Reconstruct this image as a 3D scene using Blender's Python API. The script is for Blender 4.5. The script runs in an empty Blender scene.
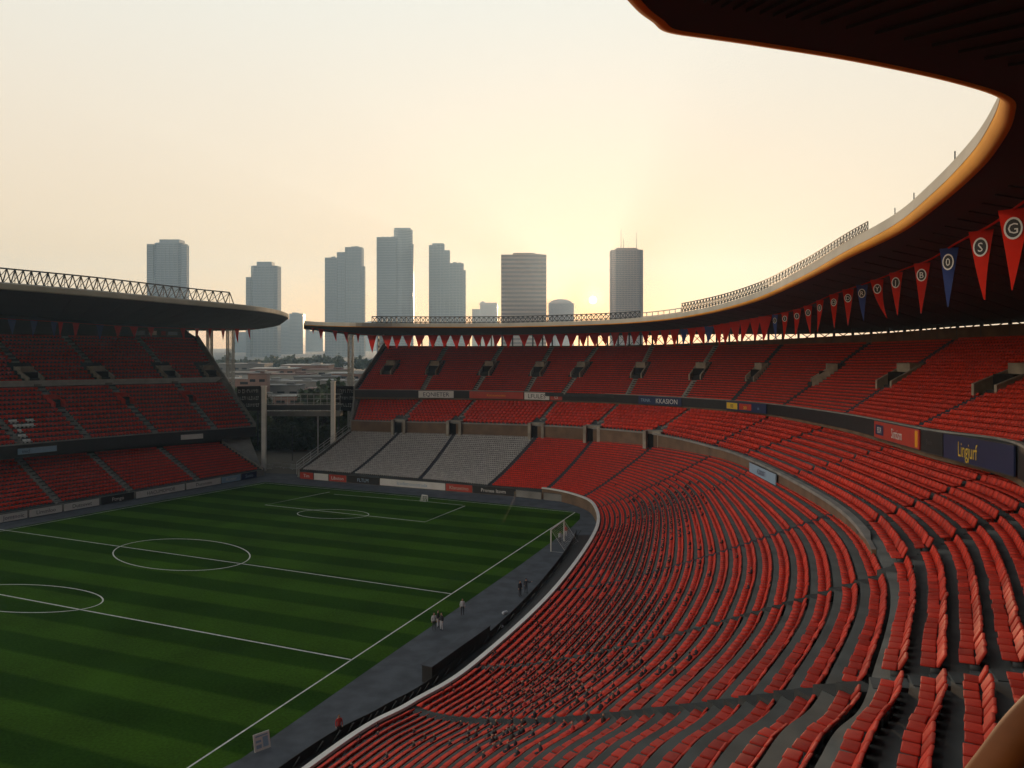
import bpy, bmesh, math, random
import numpy as np
from mathutils import Vector, Matrix

random.seed(7)
rng = np.random.default_rng(7)
R = math.radians
C = bpy.context.scene.collection
SC = bpy.context.scene

# ------------------------------------------------------------------ camera, world, sun, exposure
FPX, HZ, HC = 816.0, 335.0, 30.0          # focal length in pixels, horizon row, eye height
cam = bpy.data.cameras.new('camera')
cam.sensor_width = 36.0
cam.lens = FPX / 1024 * 36.0
cam.shift_y = -(384 - HZ) / 1024
cam.clip_start = 0.1
cam.clip_end = 40000
cam_o = bpy.data.objects.new('camera', cam)
C.objects.link(cam_o)
cam_o.location = (0, 0, HC)
cam_o.rotation_euler = (R(90), 0, 0)
SC.camera = cam_o

SUN_AZ, SUN_EL = R(5.7), R(2.5)           # azimuth to the right of +Y, height above horizon
SUN_DIR = Vector((math.sin(SUN_AZ) * math.cos(SUN_EL), math.cos(SUN_AZ) * math.cos(SUN_EL), math.sin(SUN_EL)))
w = bpy.data.worlds.new('World')
SC.world = w
w.use_nodes = True
nt = w.node_tree
bg = nt.nodes['Background']
sky = nt.nodes.new('ShaderNodeTexSky')
sky.sky_type = 'NISHITA'
sky.sun_disc = False
sky.sun_elevation = SUN_EL
sky.sun_rotation = SUN_AZ
sky.altitude = 50
sky.air_density = 1.0
sky.dust_density = 0.4
sky.ozone_density = 1.0
# pale veil of high thin cloud over the clear-sky colour, a little whiter higher up
SKY_K = 0.05
wtc = nt.nodes.new('ShaderNodeTexCoord')
wsep = nt.nodes.new('ShaderNodeSeparateXYZ')
nt.links.new(wtc.outputs['Generated'], wsep.inputs[0])
wr = nt.nodes.new('ShaderNodeValToRGB')
wr.color_ramp.elements[0].position = 0.0
wr.color_ramp.elements[0].color = (.84, .56, .315, 1)
wr.color_ramp.elements[1].position = 0.40
wr.color_ramp.elements[1].color = (.71, .69, .61, 1)
we = wr.color_ramp.elements.new(.85); we.color = (.12, .13, .15, 1)  # unseen zenith darkened to dim the pitch and flat tops
nt.links.new(wsep.outputs[2], wr.inputs[0])
wsc = nt.nodes.new('ShaderNodeVectorMath'); wsc.operation = 'SCALE'; wsc.inputs['Scale'].default_value = 1.0 / SKY_K
nt.links.new(wr.outputs[0], wsc.inputs[0])
wadd = nt.nodes.new('ShaderNodeVectorMath'); wadd.operation = 'ADD'
# veil dimmed behind and to the right, added to darken the left stand
wdir = nt.nodes.new('ShaderNodeVectorMath'); wdir.operation = 'DOT_PRODUCT'; wdir.inputs[1].default_value = (-.70, .71, 0)
nt.links.new(wtc.outputs['Generated'], wdir.inputs[0])
wmr = nt.nodes.new('ShaderNodeMapRange'); wmr.interpolation_type = 'SMOOTHSTEP'
for i_, v_ in ((1, -.8), (2, .22), (3, .05), (4, 1.0)): wmr.inputs[i_].default_value = v_
nt.links.new(wdir.outputs['Value'], wmr.inputs[0])
wsc2 = nt.nodes.new('ShaderNodeVectorMath'); wsc2.operation = 'SCALE'
nt.links.new(wsc.outputs[0], wsc2.inputs[0]); nt.links.new(wmr.outputs[0], wsc2.inputs['Scale'])
# added brightening of the unseen sky at left, throws light onto the seats
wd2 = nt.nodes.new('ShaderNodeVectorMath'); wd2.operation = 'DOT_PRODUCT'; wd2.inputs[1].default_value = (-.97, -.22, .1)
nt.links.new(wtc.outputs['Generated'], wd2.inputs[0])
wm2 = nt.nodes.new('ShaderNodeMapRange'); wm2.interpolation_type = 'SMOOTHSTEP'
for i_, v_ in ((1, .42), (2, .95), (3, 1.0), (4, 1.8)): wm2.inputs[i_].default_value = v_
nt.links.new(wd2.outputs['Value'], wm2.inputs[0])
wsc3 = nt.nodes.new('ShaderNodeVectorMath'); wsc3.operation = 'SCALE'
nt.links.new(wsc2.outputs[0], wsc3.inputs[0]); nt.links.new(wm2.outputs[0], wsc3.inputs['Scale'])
skys = nt.nodes.new('ShaderNodeVectorMath'); skys.operation = 'SCALE'; skys.inputs['Scale'].default_value = .7
nt.links.new(sky.outputs[0], skys.inputs[0])
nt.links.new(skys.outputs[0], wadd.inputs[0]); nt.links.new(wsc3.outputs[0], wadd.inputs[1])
# aureole round the low sun
wdot = nt.nodes.new('ShaderNodeVectorMath'); wdot.operation = 'DOT_PRODUCT'
nrmz = nt.nodes.new('ShaderNodeVectorMath'); nrmz.operation = 'NORMALIZE'
nt.links.new(wtc.outputs['Generated'], nrmz.inputs[0]); nt.links.new(nrmz.outputs[0], wdot.inputs[0]); wdot.inputs[1].default_value = SUN_DIR
last = wadd
for pw_, col_ in ((9000, (.9, .75, .45)), (700, (.20, .115, .055))):
    p_ = nt.nodes.new('ShaderNodeMath'); p_.operation = 'POWER'; p_.inputs[1].default_value = pw_; p_.use_clamp = True
    nt.links.new(wdot.outputs['Value'], p_.inputs[0])
    sc_ = nt.nodes.new('ShaderNodeVectorMath'); sc_.operation = 'SCALE'; sc_.inputs[0].default_value = [c_ / SKY_K for c_ in col_]
    nt.links.new(p_.outputs[0], sc_.inputs['Scale'])
    a_ = nt.nodes.new('ShaderNodeVectorMath'); a_.operation = 'ADD'
    nt.links.new(last.outputs[0], a_.inputs[0]); nt.links.new(sc_.outputs[0], a_.inputs[1]); last = a_
nt.links.new(last.outputs[0], bg.inputs[0])
bg.inputs[1].default_value = SKY_K

sl = bpy.data.lights.new('sun', 'SUN')
sl.energy = 5.0
sl.angle = R(0.6)
sl.color = (1.0, 0.66, 0.38)
so = bpy.data.objects.new('sun_lamp', sl)
C.objects.link(so)
so.rotation_euler = (-SUN_DIR).to_track_quat('-Z', 'Y').to_euler()

SC.view_settings.view_transform = 'Standard'
SC.view_settings.look = 'None'
SC.view_settings.exposure = 0.27
SC.view_settings.gamma = 1.0
SC.cycles.use_denoising = True
SC.cycles.max_bounces = 6
SC.cycles.diffuse_bounces = 3
SC.cycles.glossy_bounces = 2
SC.cycles.volume_bounces = 1
SC.cycles.caustics_reflective = False
SC.cycles.caustics_refractive = False

# ------------------------------------------------------------------ helpers
def P(u, v, z=None, Y=None):
    """a point of the place from its pixel and either its height or its distance"""
    if Y is None:
        Y = (HC - z) * FPX / (v - HZ)
    if z is None:
        z = HC - (v - HZ) * Y / FPX
    return (( u - 512) / FPX * Y, Y, z)

def pix(p):
    return 512 + FPX * p[0] / p[1], HZ + (HC - p[2]) * FPX / p[1]

def crom(pts, ks):
    """Catmull-Rom through pts at real parameters ks (pts indexed 0..n-1)"""
    p = np.asarray(pts, float)
    ks = np.atleast_1d(np.asarray(ks, float))
    n = len(p)
    i = np.clip(np.floor(ks).astype(int), 0, n - 2)
    t = (ks - i)[:, None]
    p1, p2 = p[i], p[i + 1]
    p0 = np.where((i > 0)[:, None], p[np.maximum(i - 1, 0)], 2 * p1 - p2)
    p3 = np.where((i < n - 2)[:, None], p[np.minimum(i + 2, n - 1)], 2 * p2 - p1)
    return 0.5 * (2 * p1 + (p2 - p0) * t + (2 * p0 - 5 * p1 + 4 * p2 - p3) * t ** 2 + (3 * p1 - p0 - 3 * p2 + p3) * t ** 3)

def mesh(name, verts, faces, mats, parent=None, mi=None, smooth=False):
    me = bpy.data.meshes.new(name)
    v = np.asarray(verts, np.float32).reshape(-1, 3)
    if isinstance(faces, np.ndarray):
        n, k = faces.shape
        me.vertices.add(len(v)); me.vertices.foreach_set('co', v.ravel())
        me.loops.add(n * k); me.loops.foreach_set('vertex_index', faces.astype(np.int32).ravel())
        me.polygons.add(n)
        me.polygons.foreach_set('loop_start', np.arange(0, n * k, k, dtype=np.int32))
        me.polygons.foreach_set('loop_total', np.full(n, k, np.int32))
        me.update(calc_edges=True)
    else:
        me.from_pydata([tuple(map(float, q)) for q in v], [], faces)
    for m in (mats if isinstance(mats, (list, tuple)) else [mats]):
        me.materials.append(m)
    if mi is not None:
        me.polygons.foreach_set('material_index', np.asarray(mi, np.int32))
    if smooth:
        me.polygons.foreach_set('use_smooth', np.ones(len(me.polygons), bool))
    me.update()
    o = bpy.data.objects.new(name, me)
    C.objects.link(o)
    if parent is not None:
        o.parent = parent
        pl = parent.location if parent.parent is None else parent.location + parent.parent.location
        o.location = -Vector(world_loc(parent))
    return o

def world_loc(o):
    l = Vector(o.location)
    while o.parent is not None:
        o = o.parent
        l = l + Vector(o.location)
    return l

class MB:
    """collects boxes, bars, rings into one mesh"""
    def __init__(s):
        s.v = []; s.f = []; s.m = []
    def add(s, vs, fs, m=0):
        b = len(s.v)
        s.v += [tuple(q) for q in vs]
        s.f += [tuple(i + b for i in f) for f in fs]
        s.m += [m] * len(fs)
    def hexa(s, a, m=0):
        """8 corners: bottom 4 ccw, top 4 ccw"""
        s.add(a, [(3, 2, 1, 0), (4, 5, 6, 7), (0, 1, 5, 4), (1, 2, 6, 5), (2, 3, 7, 6), (3, 0, 4, 7)], m)
    def box(s, c, size, rz=0.0, m=0):
        sx, sy, sz = [q / 2 for q in size]
        ca, sa = math.cos(rz), math.sin(rz)
        pts = []
        for z in (-sz, sz):
            for x, y in ((-sx, -sy), (sx, -sy), (sx, sy), (-sx, sy)):
                pts.append((c[0] + x * ca - y * sa, c[1] + x * sa + y * ca, c[2] + z))
        s.hexa(pts, m)
    def fbox(s, o, ex, ey, ez, x0, x1, y0, y1, z0, z1, m=0):
        o, ex, ey, ez = map(np.asarray, (o, ex, ey, ez))
        pts = []
        for z in (z0, z1):
            for x, y in ((x0, y0), (x1, y0), (x1, y1), (x0, y1)):
                pts.append(o + ex * x + ey * y + ez * z)
        s.hexa(pts, m)
    def bar(s, a, b, r, m=0, n=6, r2=None):
        a, b = Vector(a), Vector(b)
        d = b - a
        if d.length < 1e-6: return
        q = d.to_track_quat('Z', 'Y')
        r2 = r if r2 is None else r2
        vs = []
        for p, rr in ((a, r), (b, r2)):
            for i in range(n):
                t = 2 * math.pi * (i + .5) / n
                vs.append(p + q @ Vector((rr * math.cos(t), rr * math.sin(t), 0)))
        fs = [(i, (i + 1) % n, n + (i + 1) % n, n + i) for i in range(n)]
        fs += [tuple(range(n - 1, -1, -1)), tuple(range(n, 2 * n))]
        s.add(vs, fs, m)
    def prism(s, poly, z0, z1, m=0):
        n = len(poly)
        vs = [(x, y, z0) for x, y in poly] + [(x, y, z1) for x, y in poly]
        fs = [(i, (i + 1) % n, n + (i + 1) % n, n + i) for i in range(n)]
        fs += [tuple(range(n - 1, -1, -1)), tuple(range(n, 2 * n))]
        s.add(vs, fs, m)
    def build(s, name, mats, parent=None, smooth=False):
        return mesh(name, s.v, s.f, mats, parent, s.m, smooth)

def grid(name, G, mats, parent=None, smooth=False, mi=None):
    G = np.asarray(G, float)
    m, n, _ = G.shape
    a = np.arange(m * n).reshape(m, n)
    f = np.stack([a[:-1, :-1], a[:-1, 1:], a[1:, 1:], a[1:, :-1]], -1).reshape(-1, 4)
    return mesh(name, G.reshape(-1, 3), f, mats, parent, mi, smooth)

def outward(path, flip=1):
    """horizontal normals of a path"""
    p = np.asarray(path, float)
    t = np.gradient(p[:, :2], axis=0)
    t /= np.linalg.norm(t, axis=1)[:, None] + 1e-9
    return np.stack([-t[:, 1], t[:, 0]], 1) * flip

def sweep(name, path, prof, nrm, mats, parent=None, smooth=False, closed=True, caps=True):
    """prof: (k,2) or (n,k,2) of (outward offset, height) swept along path"""
    p = np.asarray(path, float); n = len(p)
    pr = np.asarray(prof, float)
    if pr.ndim == 2: pr = np.broadcast_to(pr, (n,) + pr.shape)
    k = pr.shape[1]
    V = np.empty((n, k, 3))
    V[:, :, 0] = p[:, None, 0] + nrm[:, None, 0] * pr[:, :, 0]
    V[:, :, 1] = p[:, None, 1] + nrm[:, None, 1] * pr[:, :, 0]
    V[:, :, 2] = p[:, None, 2] + pr[:, :, 1]
    f = []
    for i in range(n - 1):
        for j in range(k if closed else k - 1):
            j2 = (j + 1) % k
            f.append((i * k + j, i * k + j2, (i + 1) * k + j2, (i + 1) * k + j))
    if caps and closed:
        f.append(tuple(range(k))); f.append(tuple((n - 1) * k + j for j in range(k - 1, -1, -1)))
    return mesh(name, V.reshape(-1, 3), f, mats, parent, None, smooth)

def tag(o, label=None, cat=None, group=None, kind=None):
    if label: o['label'] = label
    if cat: o['category'] = cat
    if group: o['group'] = group
    if kind: o['kind'] = kind
    return o

def empty(name, loc, label, cat, group=None):
    o = bpy.data.objects.new(name, None)
    o.empty_display_size = 0.5
    C.objects.link(o)
    o.location = loc
    return tag(o, label, cat, group)

_txt = {}
def text_mesh(s, h):
    """flat lettering in the XZ plane, centred, cap height h: (verts, faces, width)"""
    if s not in _txt:
        cu = bpy.data.curves.new('lettering', 'FONT'); cu.body = s; cu.size = 1.0; cu.resolution_u = 2
        cu.align_x = 'CENTER'
        o = bpy.data.objects.new('lettering', cu); C.objects.link(o)
        bpy.context.view_layer.update()
        e = o.evaluated_get(bpy.context.evaluated_depsgraph_get())
        me = e.to_mesh()
        v = [tuple(q.co) for q in me.vertices]; f = [tuple(q.vertices) for q in me.polygons]
        e.to_mesh_clear()
        bpy.data.objects.remove(o); bpy.data.curves.remove(cu)
        _txt[s] = (np.array(v), f)
    v, f = _txt[s]
    v = v.copy()
    k = h / 0.7
    return v[:, :2] * k - np.array([0, h / 2]), f, (v[:, 0].max() - v[:, 0].min()) * k

def put_text(mb, s, h, o, ex, ez, m=0, maxw=None):
    v, f, wd = text_mesh(s, h)
    sx = 1.0 if (maxw is None or wd <= maxw) else maxw / wd
    o, ex, ez = map(np.asarray, (o, ex, ez))
    mb.add([o + ex * (q[0] * sx) + ez * q[1] for q in v], f, m)

# ------------------------------------------------------------------ materials
def mat(name, col, rough=0.6, vary=0.0, scale=1.0, spec=0.5, rnd=None, col2=None, bump=0.0, detail=4, metal=0.0):
    """principled with noise mottling between col and col2; rnd = 'island' / 'object' brightness variation"""
    m = bpy.data.materials.new(name)
    m.use_nodes = True
    n = m.node_tree
    b = n.nodes['Principled BSDF']
    b.inputs['Roughness'].default_value = rough
    b.inputs['Specular IOR Level'].default_value = spec
    b.inputs['Metallic'].default_value = metal
    out = None
    if vary or col2:
        tc = n.nodes.new('ShaderNodeTexCoord')
        nz = n.nodes.new('ShaderNodeTexNoise'); nz.inputs['Scale'].default_value = scale; nz.inputs['Detail'].default_value = detail
        n.links.new(tc.outputs['Object'], nz.inputs['Vector'])
        rp = n.nodes.new('ShaderNodeValToRGB')
        c1 = col; c2 = col2 if col2 else tuple(c * (1 - vary) for c in col)
        rp.color_ramp.elements[0].position = 0.35; rp.color_ramp.elements[1].position = 0.65
        rp.color_ramp.elements[0].color = (*c2, 1); rp.color_ramp.elements[1].color = (*c1, 1)
        n.links.new(nz.outputs['Fac'], rp.inputs[0])
        out = rp.outputs[0]
        if bump:
            bp = n.nodes.new('ShaderNodeBump'); bp.inputs['Strength'].default_value = bump
            n.links.new(nz.outputs['Fac'], bp.inputs['Height']); n.links.new(bp.outputs[0], b.inputs['Normal'])
    if rnd:
        if rnd == 'island':
            g = n.nodes.new('ShaderNodeNewGeometry'); src = g.outputs['Random Per Island']
        else:
            g = n.nodes.new('ShaderNodeObjectInfo'); src = g.outputs['Random']
        mr = n.nodes.new('ShaderNodeMapRange'); mr.inputs[3].default_value = 0.82 if rnd == 'island' else .68; mr.inputs[4].default_value = 1.15
        n.links.new(src, mr.inputs[0])
        mx = n.nodes.new('ShaderNodeVectorMath'); mx.operation = 'SCALE'
        if out: n.links.new(out, mx.inputs[0])
        else: mx.inputs[0].default_value = col
        n.links.new(mr.outputs[0], mx.inputs['Scale'])
        out = mx.outputs[0]
    if out: n.links.new(out, b.inputs['Base Color'])
    else: b.inputs['Base Color'].default_value = (*col, 1)
    return m

def cloth(name, col):
    m = mat(name, col, .8, .15, 2.0, spec=.1)
    n = m.node_tree; b = n.nodes['Principled BSDF']
    t = n.nodes.new('ShaderNodeBsdfTranslucent'); t.inputs[0].default_value = (*col, 1)
    x = n.nodes.new('ShaderNodeMixShader'); x.inputs[0].default_value = .45
    n.links.new(b.outputs[0], x.inputs[1]); n.links.new(t.outputs[0], x.inputs[2]); n.links.new(x.outputs[0], n.nodes['Material Output'].inputs[0])
    return m
M = dict(
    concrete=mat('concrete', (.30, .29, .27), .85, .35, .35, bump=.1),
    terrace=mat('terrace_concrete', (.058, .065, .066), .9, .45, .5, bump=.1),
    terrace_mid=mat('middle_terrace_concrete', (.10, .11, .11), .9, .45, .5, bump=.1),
    brown_wall=mat('brown_rendered_wall', (.19, .12, .075), .85, .35, .4),
    portal=mat('portal_concrete', (.44, .39, .32), .85, .4, .6, bump=.1),
    black=mat('black_paint', (.018, .018, .02), .6, .3, 1.0),
    dark_steel=mat('dark_steel', (.05, .055, .06), .5, .2, 1.0),
    pale_steel=mat('pale_steel', (.55, .56, .55), .5, .2, .8),
    white=mat('white_paint', (.78, .77, .74), .5, .12, .6),
    cream=mat('cream_panel', (.62, .57, .48), .85, .15, .3, spec=.15),
    orange=mat('sunglow_and_print_orange', (.85, .36, .035), .85, .12, .3, spec=.15),  # low sun's glow on the roof lip held in colour; also board print
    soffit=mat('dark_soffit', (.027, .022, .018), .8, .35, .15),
    red_seat=mat('red_plastic', (.68, .045, .022), .65, spec=.2, rnd='island', vary=.18, scale=.08, col2=(.58, .048, .03)),
    red_seat_one=mat('red_plastic_single', (.68, .05, .028), .6, spec=.2, rnd='object', vary=.15, scale=3),
    grey_seat=mat('grey_plastic', (.43, .41, .40), .5, rnd='island'),
    white_seat=mat('white_plastic', (.75, .75, .75), .5),
    stair_dark=mat('dark_blue_stair', (.035, .04, .06), .8, .3, .8),
    stair_grey=mat('grey_stair', (.30, .29, .27), .85, .3, .8),
    asphalt=mat('track_asphalt', (.082, .096, .118), .9, .4, .5, bump=.05),
    ground=mat('bare_ground', (.16, .14, .11), .95, .4, .02),
    line=mat('line_paint', (.72, .74, .72), .8, .25, 2.0),
    red_flag=cloth('red_cloth', (.70, .035, .02)),
    blue_flag=cloth('blue_cloth', (.06, .10, .32)),
    red_board=mat('red_board', (.50, .05, .03), .5, .15, .5),
    blue_board=mat('blue_board', (.02, .035, .10), .45, .15, .4),
    lblue_board=mat('pale_blue_board', (.30, .45, .60), .5, .1, .5),
    yellow=mat('yellow_paint', (.75, .50, .05), .5),
    hide=mat('dark_opening', (.01, .01, .01), .95),
    skin=mat('skin', (.45, .26, .18), .6),
    hair=mat('hair', (.03, .02, .015), .7),
    dark_cloth=mat('dark_cloth', (.03, .03, .04), .85),
    pale_cloth=mat('pale_cloth', (.55, .56, .62), .85),
    red_cloth=mat('red_shirt', (.45, .04, .04), .85),
    rail_orange=mat('orange_rail', (.24, .075, .015), .6, .35, 9.0, spec=.3, bump=.05),
    bark=mat('bark', (.07, .05, .035), .9, .3, 3.0),
    leaf=mat('leaf', (.055, .085, .025), .7, rnd='island'),
)

def grass_material():
    m = bpy.data.materials.new('mown_grass'); m.use_nodes = True
    n = m.node_tree; L = n.links
    b = n.nodes['Principled BSDF']; b.inputs['Roughness'].default_value = .85; b.inputs['Specular IOR Level'].default_value = .02
    tc = n.nodes.new('ShaderNodeTexCoord')
    mp = n.nodes.new('ShaderNodeMapping'); mp.inputs['Rotation'].default_value = (0, 0, R(22))
    L.new(tc.outputs['Object'], mp.inputs[0])
    sp = n.nodes.new('ShaderNodeSeparateXYZ'); L.new(mp.outputs[0], sp.inputs[0])
    d = n.nodes.new('ShaderNodeMath'); d.operation = 'MULTIPLY'; d.inputs[1].default_value = math.pi / 3.6
    L.new(sp.outputs[1], d.inputs[0])
    s = n.nodes.new('ShaderNodeMath'); s.operation = 'SINE'; L.new(d.outputs[0], s.inputs[0])
    mr = n.nodes.new('ShaderNodeMapRange'); mr.inputs[1].default_value = -.2; mr.inputs[2].default_value = .2
    L.new(s.outputs[0], mr.inputs[0])
    nz = n.nodes.new('ShaderNodeTexNoise'); nz.inputs['Scale'].default_value = .12; nz.inputs['Detail'].default_value = 6
    L.new(tc.outputs['Object'], nz.inputs[0])
    nf = n.nodes.new('ShaderNodeTexNoise'); nf.inputs['Scale'].default_value = 4; nf.inputs['Detail'].default_value = 3
    L.new(tc.outputs['Object'], nf.inputs[0])
    mx = n.nodes.new('ShaderNodeMix'); mx.data_type = 'RGBA'
    mx.inputs[6].default_value = (.020, .060, .005, 1); mx.inputs[7].default_value = (.040, .098, .008, 1)
    L.new(mr.outputs[0], mx.inputs[0])
    a = n.nodes.new('ShaderNodeMath'); a.operation = 'ADD'; L.new(nz.outputs[0], a.inputs[0]); L.new(nf.outputs[0], a.inputs[1])
    mr2 = n.nodes.new('ShaderNodeMapRange'); mr2.inputs[1].default_value = .6; mr2.inputs[2].default_value = 1.4; mr2.inputs[3].default_value = .55; mr2.inputs[4].default_value = 1.4
    L.new(a.outputs[0], mr2.inputs[0])
    vm = n.nodes.new('ShaderNodeVectorMath'); vm.operation = 'SCALE'
    L.new(mx.outputs[2], vm.inputs[0]); L.new(mr2.outputs[0], vm.inputs['Scale'])
    L.new(vm.outputs[0], b.inputs['Base Color'])
    bp = n.nodes.new('ShaderNodeBump'); bp.inputs['Strength'].default_value = .3; L.new(nf.outputs[0], bp.inputs['Height']); L.new(bp.outputs[0], b.inputs['Normal'])
    return m
M['grass'] = grass_material()

# ------------------------------------------------------------------ ground, track, pitch
GZ = -28.0
def ground_z(y): return float(np.interp(y, [650, 1500], [0, GZ]))
gy = [-250, 650, 860, 1080, 1300, 1500, 3450]
o = grid('ground', [[(x, y, ground_z(y)) for x in (-2400, 0, 2400)] for y in gy], M['ground']); tag(o, kind='structure')
trk = [P(-300, 600, 0), P(0, 521, 0), P(262, 473, 0), P(300, 474, 0), P(420, 484, 0), P(515, 494, 0), P(566, 499, 0), P(592, 510, 0), P(600, 530, 0), P(583, 570, 0),
       P(553, 604, 0), P(480, 674, 0), P(412, 722, 0), P(330, 775, 0), (-24, 28, 0), (-40, -8, 0), (-150, -8, 0)]
o = mesh('track', [(x, y, .004) for x, y, z in trk], [tuple(range(len(trk)))], M['asphalt']); tag(o, kind='structure')
gr = [P(-260, 576, 0), P(0, 530.5, 0), P(125, 507, 0), P(265, 482, 0), P(420, 496, 0), P(540, 508, 0), P(572, 511.5, 0), P(580, 514, 0), P(580, 519, 0), P(572, 527, 0), P(519, 566, 0), P(400, 648, 0), P(241, 759, 0), (-34, 37, 0), (-60, -6, 0), (-150, -6, 0)]
o = mesh('pitch_grass', [(x, y, .012) for x, y, z in gr], [tuple(range(len(gr)))], M['grass']); tag(o, kind='structure')

lines = MB()
def paint(pts, wd=.16, closed=False):
    p = np.array([(x, y) for x, y, *_ in pts])
    n = len(p)
    if closed: t = np.roll(p, -1, 0) - np.roll(p, 1, 0)
    else: t = np.gradient(p, axis=0)
    t /= np.linalg.norm(t, axis=1)[:, None]
    q = np.stack([-t[:, 1], t[:, 0]], 1) * wd / 2
    vs = [(*(p[i] + q[i]), .018) for i in range(n)] + [(*(p[i] - q[i]), .018) for i in range(n)]
    fs = [(i, i + 1, n + i + 1, n + i) for i in range(n - 1)]
    if closed: fs.append((n - 1, 0, n, 2 * n - 1))
    lines.add(vs, fs)
G0 = lambda u, v: P(u, v, 0)
paint([G0(120, 813), G0(200, 760), G0(400, 628), G0(575, 512.5)], .16)
paint([G0(-260, 577.5), G0(0, 531.5), G0(125, 508.2), G0(265, 483)], .14)
paint([G0(265, 483), G0(420, 497.2), G0(575, 512.5)], .12)
paint([G0(-120, 572), G0(98, 613), G0(352, 660)], .2)
paint([G0(-100, 515.5), G0(25, 533), G0(250, 565), G0(452, 594)], .17)
paint([G0(330, 492), G0(265, 505), G0(425, 522), G0(465, 506)], .17)
paint([G0(334, 494.3), G0(418, 500.8), G0(463, 505.3)], .12)
def circle(u, v, r, a0=0, a1=360, wd=.18):
    c = G0(u, v)
    n = 64
    if a1 - a0 >= 360: paint([(c[0] + r * math.cos(2 * math.pi * i / n), c[1] + r * math.sin(2 * math.pi * i / n)) for i in range(n)], wd, True)
    else: paint([(c[0] + r * math.cos(R(a0 + (a1 - a0) * i / n)), c[1] + r * math.sin(R(a0 + (a1 - a0) * i / n))) for i in range(n + 1)], wd)
for cu_, cv_, a_, b_ in ((181.5, 554.8, 68.5, 15.8), (24, 598.6, 79, 14)):
    paint([G0(cu_ + a_ * math.cos(t), cv_ + b_ * math.sin(t) + .02 * a_ * math.cos(t)) for t in np.linspace(0, 2 * math.pi, 72, endpoint=False)], .17, True)
c = G0(333, 514)
paint([(c[0] + 6.1 * math.cos(t) , c[1] + 3.4 * math.sin(t) - .12 * 6.1 * math.cos(t)) for t in np.linspace(0, 2 * math.pi, 48, endpoint=False)], .14, True)
o = lines.build('pitch_markings', M['line']); tag(o, kind='structure')

# ------------------------------------------------------------------ the curved grandstand: control curves
Z0 = 1.5
LOW_W = [(-40, -10, Z0), (-24.5, 27, Z0)] + [P(u, v, Z0) for u, v in
         ((330, 760), (412, 710), (476, 669), (557, 592), (597, 533), (596, 509), (581, 498.5), (546, 490.5), (489, 486), (420, 479.5), (352, 474), (300, 470))]
LOW_B = [(-9, -13, 22.4), (2.2, 9.4, 21.6)] + [P(u, v, z) for u, v, z in
         ((826, 760, 20.8), (870, 694, 20), (886, 580, 18), (836, 516, 15.8), (754, 470, 12.5), (712, 456, 11.2), (654, 446, 10), (593, 440.5, 9.2), (537, 437, 8.7), (455, 434, 8.3), (400, 432.5, 8), (352, 431, 7.8))]
WALL_H = [.2, .2, .2, .2, .3, .7, 1.0, 1.2, 2.0, 2.2, 2.2, 2.2, 2.2, 2.2]
FRONT = [(-2, -16, 25), (8, 3, 25), (12.5, 13, 25), (16, 21.5, 24.4)] + [P(u, v, z) for u, v, z in
         ((1020, 448, 22.5), (930, 433, 21), (844, 416, 19.2), (760, 404.5, 17.5), (683, 399, 17), (612, 395.5, 16.6), (553, 393.7, 16.4), (474, 392, 16.4), (422, 391.5, 16.4), (355, 391, 16.4))]
F_H = [2.5, 2.5, 2.5, 2.5, 2.4, 2.25, 2.05, 1.9, 1.9, 1.9, 1.9, 1.9, 1.9, 1.9]
UP_F = [P(355, 391, 16.4), P(422, 391.5, 16.4), P(474, 392, 16.4), P(526, 393, 16.4), P(563, 394, 16.5), P(627, 396, 16.7), P(683, 399, 17), P(732, 402, 17.3), P(782, 406.8, 17.9),
        P(844, 416, 19.2), P(915, 430, 20.8), P(1020, 448, 22.5), (25, 36, 23.8), (16, 21, 24.4)]
UP_R = [P(385, 347, Y=218), P(446, 347.5, Y=214), P(502, 347.5, Y=209), P(552, 347.5, Y=203), P(597, 347.5, Y=197), P(652, 347, Y=188), P(716, 346, Y=176), P(782, 345, Y=158), P(870, 343, Y=134),
        P(956, 340, Y=115), (64, 88, 29.9), (58, 64, 30.6), (48, 42, 31), (40, 24, 31.3)]
NK = len(LOW_W) - 1
MID_F = [(x, y, z + h) for (x, y, z), h in zip(LOW_B, WALL_H)]

stand = empty('curved_grandstand', (30, 110, 0), 'large red-seated three-tier grandstand curving round the right and far side of the pitch', 'grandstand')

class Tier:
    """rows of terrace between a front and a back control curve"""
    def __init__(s, A, B, rows, per=14, pw=1.0):
        s.pw = pw
        s.A, s.B, s.n = np.array(A, float), np.array(B, float), rows
        s.ks = np.linspace(0, len(A) - 1, (len(A) - 1) * per + 1)
    def pt(s, k, t):
        a = crom(s.A, k); b = crom(s.B, k)
        return a + (b - a) * np.asarray(t)[..., None]
    def tread_z(s, k, i):
        return s.pt(k, np.full(np.shape(k), ((i + .55) / s.n) ** s.pw))[..., 2]
    def build(s, name, m, parent):
        a = crom(s.A, s.ks); b = crom(s.B, s.ks)
        G = []
        first = a.copy(); first[:, 2] -= .6; G.append(first)
        for i in range(s.n):
            z = a[:, 2] + (b[:, 2] - a[:, 2]) * ((i + .55) / s.n) ** s.pw
            for t in (i / s.n, (i + 1) / s.n):
                q = a + (b - a) * t
                q[:, 2] = z
                G.append(q)
        return grid(name, np.array(G), m, parent)

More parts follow.
